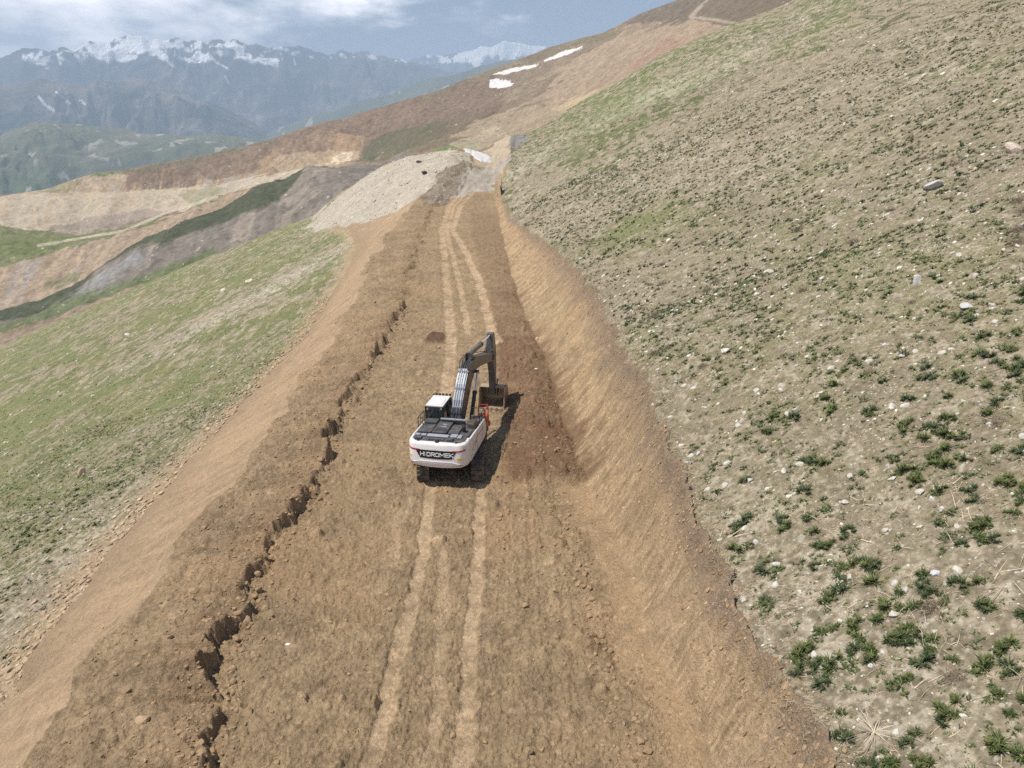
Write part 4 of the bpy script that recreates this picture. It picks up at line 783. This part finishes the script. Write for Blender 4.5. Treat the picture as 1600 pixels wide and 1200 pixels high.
# ------------------------------------------------------------------ plants and stones
def cmat(name, var=.25, rough=.85, sc_=6.0, trans=0):
    m, nt, b = nmat(name); N = nt.nodes.new; L = nt.links.new
    at = N('ShaderNodeAttribute'); at.attribute_name = 'Col'; tc = N('ShaderNodeTexCoord'); n1 = N('ShaderNodeTexNoise'); n1.inputs['Scale'].default_value = sc_; n1.inputs['Detail'].default_value = 4
    L(tc.outputs['Object'], n1.inputs['Vector']); mr = N('ShaderNodeMapRange'); L(n1.outputs[0], mr.inputs[0]); mr.inputs[1].default_value = .3; mr.inputs[2].default_value = .7; mr.inputs[3].default_value = 1 - var; mr.inputs[4].default_value = 1 + var
    mul = N('ShaderNodeVectorMath'); mul.operation = 'SCALE'; L(at.outputs[0], mul.inputs[0]); L(mr.outputs[0], mul.inputs['Scale']); L(mul.outputs[0], b.inputs['Base Color'])
    b.inputs['Roughness'].default_value = rough; b.inputs['Specular IOR Level'].default_value = .25; return m
M_LEAF = cmat('herb_leaf', .2, .55); M_DRY = cmat('dry_stalk', .2); M_STONE = cmat('weathered_stone', .22, .9, 9); M_CLOD = cmat('clod_earth', .2, .98, 12)
def herb(nl, seed, w=.055, flat=.55, tone=(.055, .088, .030), segs=2, heads=5):
    """radius about 1: several leafy heads growing close together, of uneven size"""
    r = np.random.default_rng(seed); V = []; Fc = []; Cc = []; H = [(0, 0, .62)]
    for k in range(heads - 1): a = r.uniform(0, 6.28); q = r.uniform(.25, .75); H.append((q * math.cos(a), q * math.sin(a), r.uniform(.25, .5)))
    for i in range(nl):
        hx, hy, hs = H[int(r.integers(0, len(H)))]; az = r.uniform(0, 2 * math.pi); el = r.uniform(.1, 1.45); ln = hs * r.uniform(.5, 1.15)
        dx, dy = math.cos(az), math.sin(az); px, py = -dy, dx; ww = w * r.uniform(.6, 1.5); base = len(V); cc = np.array(tone) * r.uniform(.5, 1.7)
        if r.random() < .10: cc = np.array([.20, .18, .09])
        n = segs + 1
        for k in range(n):
            s = k / segs; rad = ln * s * math.cos(el * (1 - .35 * s)); h = ln * s * math.sin(el) * (1 - .25 * s) * flat * 2.0; wk = ww * (1.0 if 0 < k < segs else (.55 if k == 0 else .12))
            cx, cy = hx + dx * rad, hy + dy * rad
            V += [(cx - px * wk, cy - py * wk, h - .04), (cx + px * wk, cy + py * wk, h - .04)]; Cc += [cc, cc]
        for k in range(segs): Fc.append((base + 2 * k, base + 2 * k + 1, base + 2 * k + 3, base + 2 * k + 2))
    return np.array(V), np.array(Fc), np.array(Cc)
def twigs(n, seed, tone, lo=.4, hi=1.0, w=.012, el0=.05, el1=1.2, spread=.35):
    r = np.random.default_rng(seed); V = []; Fc = []; Cc = []
    for i in range(n):
        az = r.uniform(0, 2 * math.pi); el = r.uniform(el0, el1); ln = r.uniform(lo, hi); ox, oy = r.uniform(-spread, spread, 2); b = len(V); cc = np.array(tone) * r.uniform(.7, 1.35)
        d = Vector((math.cos(az) * math.cos(el), math.sin(az) * math.cos(el), math.sin(el) * .6)); p = Vector((ox, oy, .0)); s = d.cross(Vector((0, 0, 1))).normalized() * w; u = Vector((0, 0, w)); mid = p + d * ln * .5 + Vector((r.uniform(-.08, .08), r.uniform(-.08, .08), r.uniform(0, .05))) * ln
        q = p + d * ln
        for P, k in ((p, 1), (mid, .8), (q, .3)):
            V += [tuple(P + s * k), tuple(P - s * k * .5 + u * k), tuple(P - s * k * .5 - u * k)]; Cc += [cc] * 3
        for k in range(2):
            a = b + 3 * k
            for j in range(3): Fc.append((a + j, a + (j + 1) % 3, a + 3 + (j + 1) % 3, a + 3 + j))
    return np.array(V), np.array(Fc), np.array(Cc)
def stone(seed, sub, flat=.6, tone=(.52, .48, .41), amp=.28):
    bm = bmesh.new(); bmesh.ops.create_icosphere(bm, subdivisions=sub, radius=1); bm.verts.ensure_lookup_table()
    V = np.array([v.co[:] for v in bm.verts]); F = np.array([[v.index for v in f.verts] for f in bm.faces]); bm.free()
    r = np.random.default_rng(seed)
    for _ in range(10):                                   # chop flat facets off
        n = r.normal(size=3); n /= np.linalg.norm(n); d = r.uniform(.38, .8); k = V @ n - d; V = V - np.outer(np.maximum(k, 0), n) * .95
    V = V * (1 + r.normal(size=(len(V), 1)) * .04); V = V * np.array([1, r.uniform(.6, .95), flat * r.uniform(.8, 1.15)])
    V[:, 2] += .12; return V, F, np.tile(tone, (len(V), 1)) * (1 + r.normal(size=(len(V), 1)) * .05)
def place(v, s, rz, tilt, pos):
    V, F, Cc = v; c, k = math.cos(rz), math.sin(rz); x = V[:, 0] * c - V[:, 1] * k; y = V[:, 0] * k + V[:, 1] * c
    return np.stack([x * s + pos[0], y * s + pos[1], V[:, 2] * s + x * s * tilt[0] + y * s * tilt[1] + pos[2]], 1)
def merged(name, vs, items, mat, smooth=False, kind='stuff'):
    """items: (variant, size, rz, x, y, z, tone)"""
    VV, FF_, CC = [], [], []; n = 0
    for vi, s, rz, x, y, z, t in items:
        v = vs[vi]; tl = slope(x, y); P_ = place(v, s, rz, tl, (x, y, z)); VV.append(P_); FF_.append(v[1] + n); CC.append(v[2] * t); n += len(P_)
    if VV: tag(mesh_np(name, np.concatenate(VV), np.concatenate(FF_), mat, np.concatenate(CC), smooth), kind=kind)
def slope(x, y):
    if x < X_toeL(y): return (.36, .05)
    if x < X_brow(y): return (.6, .0)
    if x < X_toeR(y): return (0, 0)
    if x < X_top(y): return (1.2, 0)
    return (.47, .05)
protos = {}
def singles(name, vs, items, mat, labelf, cat, groupf, smooth=False):
    key = name; meshes = []
    for i, v in enumerate(vs):
        o = mesh_np(name, v[0], v[1], mat, v[2], smooth); meshes.append(o); o['_p'] = 1
    used = [False] * len(vs)
    for vi, s, rz, x, y, z, t in items:
        o = meshes[vi] if not used[vi] else meshes[vi].copy()
        if used[vi]: sc.collection.objects.link(o)
        used[vi] = True
        tx, ty = slope(x, y)
        nrm = Vector((-tx, -ty, 1)).normalized(); q = Vector((0, 0, 1)).rotation_difference(nrm) @ Matrix.Rotation(rz, 4, 'Z').to_quaternion()
        o.rotation_mode = 'QUATERNION'; o.rotation_quaternion = q; o.location = (x, y, z); o.scale = (s, s, s)
        tag(o, labelf(x, y, s), cat, groupf(x, y, s))
    for o, u in zip(meshes, used):
        if not u: bpy.data.objects.remove(o)
    for o in sc.objects:
        if '_p' in o: del o['_p']
def scatter(n, rmin, rmax, cond, sizef, seed, umin=-60, umax=1660):
    r = np.random.default_rng(seed); k = n * 3
    ph = r.uniform(math.radians(-44), math.radians(44), k); rr = np.sqrt(r.uniform(rmin ** 2, rmax ** 2, k)); x, y = rr * np.sin(ph), rr * np.cos(ph)
    z, zone, M_ = near_z(x, y); u, v = project(x, y, z); ok = (u > umin) & (u < umax) & (v > -60) & (v < 1290) & cond(x, y, zone, M_, r.random(k), u, v); x, y, z, u, v = (q[ok][:n] for q in (x, y, z, u, v))
    m = len(x); s = sizef(r, m); dep = y * C_ - (z - CAM_H) * S_
    return [(int(r.integers(0, 99)), float(s[i]), float(r.uniform(0, 6.28)), float(x[i]), float(y[i]), float(z[i]), float(r.uniform(.75, 1.3)), float(s[i] / dep[i]), float(u[i]), float(v[i])) for i in range(m)]
def along(n, lf, y0, y1, spread, sizef, seed, pw=1.6):
    r = np.random.default_rng(seed); y = y0 + (y1 - y0) * r.random(n) ** pw; x = lf(y) + spread(r, n); z = near_z(x, y)[0]; s = sizef(r, n); u, v = project(x, y, z); dep = y * C_ - (z - CAM_H) * S_; t = []
    for i in range(n):
        if -60 < u[i] < 1660 and v[i] < 1290 and not (abs(x[i] + 3) < 2 and 31.8 < y[i] < 37.8): t.append((int(r.integers(0, 99)), float(s[i]), float(r.uniform(0, 6.28)), float(x[i]), float(y[i]), float(z[i]), float(r.uniform(.75, 1.3)), float(s[i] / dep[i]), float(u[i]), float(v[i])))
    return t
def fixv(items, nv): return [(a % nv,) + tuple(b) for a, *b in [it[:7] for it in items]]

# --- green herbs on the right slope and, smaller, on the left one
dn = lambda x, y, k, s: fbm(x * k, y * k, 3, s)
def c_right(x, y, zone, M_, q, u, v): return (zone == 4) & (x > M_['xt'] + .35) & (q < np.clip(.50 + .9 * dn(x, y, .6, 701) + .3 * dn(x, y, .06, 702), .05, 1))
def c_left(x, y, zone, M_, q, u, v): return (zone == 0) & (x < M_['xl'] - .4) & (q < np.clip(.5 + 1.0 * dn(x, y, .25, 703) + .3 * dn(x, y, .06, 704), .04, 1))
big_s = lambda lo, hi: (lambda r, m: lo + (hi - lo) * r.random(m) ** 2.0)
near = scatter(7500, 8, 46, c_right, big_s(.08, .44), 71)
midp = scatter(17000, 44, 118, c_right, big_s(.16, .46), 72)
farp = scatter(12000, 100, 225, lambda *a: c_right(*a) & (a[5] > 780), big_s(.3, .85), 76)
lft = scatter(6500, 18, 85, c_left, big_s(.10, .36), 73); lfar = scatter(9000, 75, 225, c_left, big_s(.2, .6), 77); lmid = scatter(17000, 20, 80, c_left, big_s(.07, .24), 79)
tinyh = scatter(7000, 8, 48, c_right, big_s(.04, .13), 68); near.sort(key=lambda t: -t[7]); single = near[:240]; rest = near[240:]
lft.sort(key=lambda t: -t[7]); single_l = lft[:60]; restl = lft[60:]
HV = [herb(130 + 40 * (i % 3), 800 + i, w=.032, heads=3 + i % 4, flat=.5 + .12 * (i % 3), tone=((.075, .10, .032), (.058, .082, .034), (.105, .130, .042))[i % 3], segs=3) for i in range(9)]
LV = [herb(34, 830 + i, w=.06, heads=3 + i % 3, tone=((.075, .10, .034), (.10, .125, .042))[i % 2], segs=2) for i in range(8)]
MV = [herb(20, 870 + i, w=.085, heads=3 + i % 3, tone=((.058, .076, .03), (.078, .10, .036))[i % 2], flat=.75, segs=2) for i in range(8)]
VVf = [herb(9, 850 + i, w=.15, heads=3, tone=((.07, .095, .035), (.095, .125, .04))[i % 2], segs=1) for i in range(6)]
def edge(x, y): d = x - float(X_top(y)); return 'on the cut bank rim' if d < 1.2 else 'just above the rim' if d < 3 else 'low on the slope' if d < 6 else 'halfway up the slope' if d < 8 else 'well up the slope' if d < 11 else 'high at the right'
def where_y(y): return 'at the picture bottom' if y < 13.5 else 'near the bottom' if y < 17 else 'halfway to the excavator' if y < 23 else 'behind the excavator' if y < 29 else 'level with the excavator' if y < 40 else 'beyond the excavator'
def lab_r(x, y, s): return ('very large' if s > .38 else 'large' if s > .31 else 'medium' if s > .23 else 'small') + ' green herb clump ' + edge(x, y) + ', ' + where_y(y)
def grp_r(x, y, s): return lab_r(x, y, s).replace('clump', 'clumps')
singles('herb_clump', HV, fixv(single, 9), M_LEAF, lab_r, 'herb clump', grp_r)
singles('herb_clump', HV[:3], fixv(single_l, 3), M_LEAF, lambda x, y, s: 'low green herb tuft on the grassy slope below the road embankment', 'herb clump', lambda x, y, s: 'herb tufts below the embankment')
merged('ground_herbs', LV, fixv(rest + restl + tinyh, 8), M_LEAF); merged('distant_herbs', VVf, fixv(farp + lfar, 6), M_LEAF); merged('slope_herbs', MV, fixv(midp + lmid, 8), M_LEAF)
# --- dry brush and fallen stalks
BV = [twigs(110, 900 + i, (.26, .205, .15), .35, .9, .012, .1, 1.3, .45) for i in range(4)]
brush = scatter(46, 9, 60, lambda x, y, zone, M_, q, u, v: (zone == 4) & (x > M_['xt'] + .1), lambda r, m: r.uniform(.3, .75, m), 74)
singles('dry_bush', BV, fixv(brush, 4), M_DRY, lambda x, y, s: ('wide' if s > .5 else 'small') + ' grey brown twiggy bush ' + edge(x, y) + ', ' + where_y(y), 'dry bush', lambda x, y, s: ('wide' if s > .5 else 'small') + ' dry bushes ' + edge(x, y) + ' ' + where_y(y))
SV = [twigs(7, 920 + i, (.60, .50, .38), .6, 1.2, .016, .0, .25, .5) for i in range(5)]
stk = scatter(190, 8, 24, lambda x, y, zone, M_, q, u, v: (zone == 4) & (x > M_['xt'] + .3) & (q < .25 + .4 * ss(.9, 2.5, x - M_['xt'])), lambda r, m: r.uniform(.25, .75, m), 75)
singles('fallen_stalks', SV, fixv(stk, 5), M_DRY, lambda x, y, s: ('long' if s > .5 else 'short') + ' bleached dead plant stalks lying ' + edge(x, y) + ', ' + where_y(y), 'dead stalks', lambda x, y, s: ('long' if s > .5 else 'short') + ' dead stalks ' + edge(x, y) + ' ' + where_y(y))
GV = [twigs(12, 940 + i, (.42, .34, .24), .3, 1.0, .02, .0, .5, .5) for i in range(5)]
merged('dry_litter', GV, fixv(scatter(2600, 8, 40, lambda x, y, zone, M_, q, u, v: (zone == 4) & (x > M_['xt']) & (dn(x, y, .5, 705) > -.1), lambda r, m: r.uniform(.12, .32, m), 78) + along(900, X_top, 8, 60, lambda r, n: .25 + r.normal(size=n) * .3, lambda r, m: r.uniform(.10, .32, m), 79), 5), M_DRY)
o = mesh_np('dead_plant', *[twigs(34, 990, (.62, .54, .43), .5, 1.2, .014, .0, .5, .06)[i] for i in (0, 1)], M_DRY, twigs(34, 990, (.62, .54, .43), .5, 1.2, .014, .0, .5, .06)[2], False)
def hitn(u, v, zf=None):
    d = ray(u, v); t = np.linspace(8, 260, 6000); z = near_z(t * d[0], t * d[1])[0]; i = int(np.argmax(CAM_H + t * d[2] < z)); return float(t[i] * d[0]), float(t[i] * d[1]), float(z[i])
x, y, z = hitn(1365, 1145); o.location = (x, y, z + .03); o.rotation_euler = (0, -.4, 0); o.scale = (.62,) * 3; tag(o, 'bleached starburst of dead stems beside green tufts at the bottom right', 'dead plant')
# --- stones
ST = [stone(1000 + i, 2) for i in range(7)]; SL = [stone(1020 + i, 1) for i in range(8)]
named = [(390, 438, 1.35, .5, (.70, .58, .46), 'flat pinkish tan slab, largest rock on the left grass slope'), (350, 453, .85, .6, (.68, .60, .50), 'pale rounded rock just left of the flat slab on the grass'), (200, 523, 1.0, .45, (.74, .69, .62), 'low whitish rock alone on the far left grass slope'),
 (1458, 290, .85, .5, (.50, .48, .46), 'big pale grey outcrop high on the right slope'), (1432, 438, .33, .9, (.60, .58, .55), 'upright whitish rock below the grey outcrop on the right slope'), (1583, 233, .75, .5, (.55, .45, .38), 'pinkish boulder by the right edge of the slope'),
 (1253, 314, .5, .5, (.56, .50, .42), 'tan block in the middle of the right slope'), (1133, 546, .32, .5, (.62, .58, .52), 'small whitish stone near the bend of the cut bank'), (1510, 478, .36, .3, (.5, .49, .48), 'flat grey slab on the right slope below the upright rock'),
 (1205, 423, .32, .4, (.56, .52, .45), 'pale low stone on the right slope left of the upright rock'), (1403, 288, .4, .4, (.56, .50, .42), 'tan stone just left of the big grey outcrop'), (1462, 892, .17, .35, (.55, .56, .6), 'bluish grey flat stone in the lower right herbs'),
 (222, 1122, .27, .7, (.42, .30, .19), 'squared tan rock on the berm at the lower left'), (128, 738, .55, .9, (.45, .34, .22), 'large tan boulder at the foot of the embankment'), (840, 527, .3, .6, (.55, .43, .31), 'pale tan rock right of the excavator arm'), (838, 574, .18, .4, (.7, .62, .55), 'small flat whitish stone on the loose soil right of the bucket'),
 (770, 537, .28, .6, (.46, .32, .21), 'tan rock beside the top of the excavator arm'), (685, 541, .24, .8, (.50, .36, .25), 'tan rock at the front of the dark soil patch'), (648, 560, .2, .8, (.2, .12, .08), 'dark red clod left of the dark soil patch'), (663, 268, .9, .6, (.07, .06, .05), 'small black rock on the pale rubble beyond the road'), (655, 251, .8, .6, (.07, .06, .05), 'highest black rock on the pale rubble beyond the road')]
for i, (u, v, s, fl_, tone, lb) in enumerate(named):
    V_, F_, C2 = stone(1100 + i, 2, fl_, tone); o = mesh_np('rock', V_, F_, M_STONE, C2, False); x, y, z = hitn(u, v + 3); o.location = (x, y, z + (.12 if x < -20 else -.05) * s * fl_); o.scale = (s, s, s); o.rotation_euler = (0, -.35 if (x > 6 or x < -20) else 0, (i * 1.7) % 6.28); tag(o, lb, 'rock')
toe = along(2600, X_toeL, 16, 95, lambda r, n: .5 - np.abs(r.normal(size=n)) * 1.5, lambda r, m: .05 + .27 * r.random(m) ** 2.6, 81)
toe.sort(key=lambda t: -t[7])
rs = scatter(2600, 8, 60, lambda x, y, zone, M_, q, u, v: (zone == 4) & (x > M_['xt']), lambda r, m: .03 + .17 * r.random(m) ** 4, 82); rs.sort(key=lambda t: -t[7])
def toe_y(x, y, s): return ('large, ' if s > .22 else 'small, ') + ('on the dirt edge, ' if x > X_toeL(y) - .4 else 'on the grass, ' if x < X_toeL(y) - 1.6 else '') + ('at the left picture edge' if y < 27 else 'lower left' if y < 32 else 'short of the excavator' if y < 38 else 'level with the excavator' if y < 50 else 'beyond the excavator')
tan = lambda vs, c: [(v[0], v[1], v[2] * 0 + np.array(c) * (1 + (v[2] / v[2].mean(0) - 1))) for v in vs]
singles('stone', tan(ST[:4], (.42, .32, .22)), fixv(toe[:110], 4), M_STONE, lambda x, y, s: 'tan stone at the embankment foot, ' + toe_y(x, y, s), 'stone', lambda x, y, s: 'tan stones at the foot of the embankment ' + toe_y(x, y, s))
singles('stone', tan(ST[3:], (.56, .53, .47)), fixv(rs[:90], 4), M_STONE, lambda x, y, s: ('big' if s > .12 else 'small') + ' pale weathered stone ' + edge(x, y) + ', ' + where_y(y), 'stone', lambda x, y, s: ('big' if s > .12 else 'small') + ' pale stones ' + edge(x, y) + ' ' + where_y(y))
merged('scattered_stones', tan(SL[:4], (.42, .325, .225)), fixv(toe[110:], 4), M_STONE)
tiny = scatter(16000, 8, 60, lambda x, y, zone, M_, q, u, v: (zone == 4) & (x > M_['xt']) & (q < .5 + dn(x, y, .3, 706)), lambda r, m: .012 + .05 * r.random(m) ** 3, 83)
farst = scatter(3000, 60, 215, lambda x, y, zone, M_, q, u, v: ((zone == 4) | (zone == 0)) & (q < .5 + dn(x, y, .1, 707)), lambda r, m: .06 + .32 * r.random(m) ** 4, 84)
lst = scatter(4500, 20, 120, lambda x, y, zone, M_, q, u, v: (zone == 0) & (q < .4 + dn(x, y, .3, 708)), lambda r, m: .03 + .19 * r.random(m) ** 4, 88)
merged('gravel', tan(SL[4:], (.58, .54, .47)), fixv(rs[90:] + tiny + farst + lst, 4), M_STONE)
rub = scatter(3800, 90, 215, lambda x, y, zone, M_, q, u, v: inpoly(u, v, [(470, 372), (488, 338), (535, 298), (585, 262), (640, 238), (735, 236), (730, 256), (690, 268), (672, 296), (640, 320), (604, 338), (550, 352)]), lambda r, m: .06 + .45 * r.random(m) ** 4, 85, 420, 800)
merged('loose_rubble', tan(SL[:5], (.60, .55, .47)), fixv(rub, 5), M_STONE)
# --- clods on the bench, the berm and the windrow of fresh soil
def c_floor(x, y, zone, M_, q, u, v):
    a = np.maximum(np.maximum(M_['rut'], M_['smooth']) * .95, 0); ins = (np.abs(x + 3.0) < 2.0) & (y > 31.8) & (y < 37.8)
    return (zone == 2) & (q > a) & (q < .25 + .5 * M_['inbe'] + .55 * M_['fr'] + .6 * M_['clump'] + .6 * dn(x, y, .6, 709)) & ~ins
cl = scatter(2600, 10, 48, c_floor, lambda r, m: .03 + .14 * r.random(m) ** 3.5, 86); cl += along(500, X_scarp, 12, 75, lambda r, n: .1 + np.abs(r.normal(size=n)) * .55, lambda r, m: .04 + .2 * r.random(m) ** 3, 92) + along(380, X_toeR, 10, 31, lambda r, n: -1.7 + r.normal(size=n) * .35, lambda r, m: .04 + .19 * r.random(m) ** 3, 93); cl.sort(key=lambda t: -t[7])
cl2 = scatter(22000, 10, 80, c_floor, lambda r, m: .02 + .06 * r.random(m) ** 2.5, 87); cl3 = along(4500, X_scarp, 10, 120, lambda r, n: r.normal(size=n) * .8, lambda r, m: .025 + .1 * r.random(m) ** 3, 94) + along(3500, X_toeR, 10, 100, lambda r, n: -1.2 + r.normal(size=n) * 1.2, lambda r, m: .02 + .07 * r.random(m) ** 3, 95) + along(2500, X_top, 8, 100, lambda r, n: -.35 + r.normal(size=n) * .4, lambda r, m: .03 + .08 * r.random(m) ** 2, 96) + scatter(1500, 40, 150, c_floor, lambda r, m: .05 + .22 * r.random(m) ** 4, 90)
def zlab(x, y): return 'on the berm left of the edge' if x < X_scarp(y) else ('on the fresh dark soil' if x > FRESH_L(y) and y > 32 else ('right of the track marks' if x > -1 else 'left of the track marks' if x < -4.4 else 'between the track marks'))
def yl(y): return ', at the picture bottom edge' if y < 14 else ', near the picture bottom' if y < 17 else ', short of halfway up' if y < 21 else ', past halfway up' if y < 25 else ', just short of the excavator' if y < 30 else ', farther up the road'
def sz(s): return 'fist sized' if s < .08 else 'head sized' if s < .12 else 'bucket sized'
singles('clod', tan(ST[:5], (.34, .235, .14)), fixv(cl[:200], 5), M_CLOD, lambda x, y, s: sz(s) + ' brown clod ' + zlab(x, y) + yl(y), 'clod', lambda x, y, s: sz(s) + ' clods ' + zlab(x, y) + yl(y))
merged('loose_clods', tan(SL[:6], (.33, .225, .135)), fixv(cl[200:] + cl2 + cl3, 6), M_CLOD)
bk_ = scatter(9000, 8, 80, lambda x, y, zone, M_, q, u, v: ((zone == 3) | (zone == 1)) & (q < np.where(zone == 3, .5, .25)), lambda r, m: .018 + .07 * r.random(m) ** 3, 91)
merged('bank_gravel', tan(SL[2:7], (.52, .39, .24)), fixv(bk_, 5), M_CLOD)
# litter
x, y, z = hitn(450, 1009); V_, F_, C2 = stone(1300, 2, .35, (.86, .86, .88)); o = mesh_np('plastic_scrap', V_, F_, M_STONE, C2, False); o.location = (x, y, z + .01); o.scale = (.11, .08, .1); tag(o, 'small crumpled white plastic scrap on the road floor at lower left', 'litter')
# light sheet of broken pale rock where the new road meets the old bench
def sheet_at(poly, name, mat, label, cat, th=.3):
    w = np.array([bp0(*p) for p in poly]); lo, hi = w.min(0) - 1, w.max(0) + 1; nx = 60; gx, gy = np.meshgrid(np.linspace(lo[0], hi[0], nx), np.linspace(lo[1], hi[1], nx))
    ww = [tuple(q) for q in w]; wx_, wy_ = gx + fbm(gx * .5, gy * .3, 3, 405) * 1.2, gy + fbm(gx * .5, gy * .3, 3, 406) * 1.5
    d = np.where(inpoly(wx_, wy_, ww), 1, -1) * segdist(wx_, wy_, ww + ww[:1]); z = near_z(gx, gy)[0] + np.clip(d * .5, -.6, th) + fbm(gx * .9, gy * .9, 3, 407) * .25
    V = np.stack([gx, gy, z], -1).reshape(-1, 3); i = (np.arange(nx - 1)[:, None] * nx + np.arange(nx - 1)[None, :]).ravel(); F = np.stack([i, i + 1, i + nx + 1, i + nx], 1); F = F[(d.ravel()[F] > -.8).any(1)]; idx, inv = np.unique(F, return_inverse=True); tp = V[idx]; F = inv.reshape(F.shape); lw = tp.copy(); lw[:, 2] -= .5
    o = mesh_np(name, np.concatenate([tp, lw]), np.concatenate([F, F[:, ::-1] + len(tp)]), mat); tag(o, label, cat)
sheet_at([(716, 252), (735, 251), (765, 256), (768, 262), (748, 266), (726, 259)], 'snow_remnant', m_snow, 'dirty white snow remnant at the far end of the new road', 'snow patch', .25)
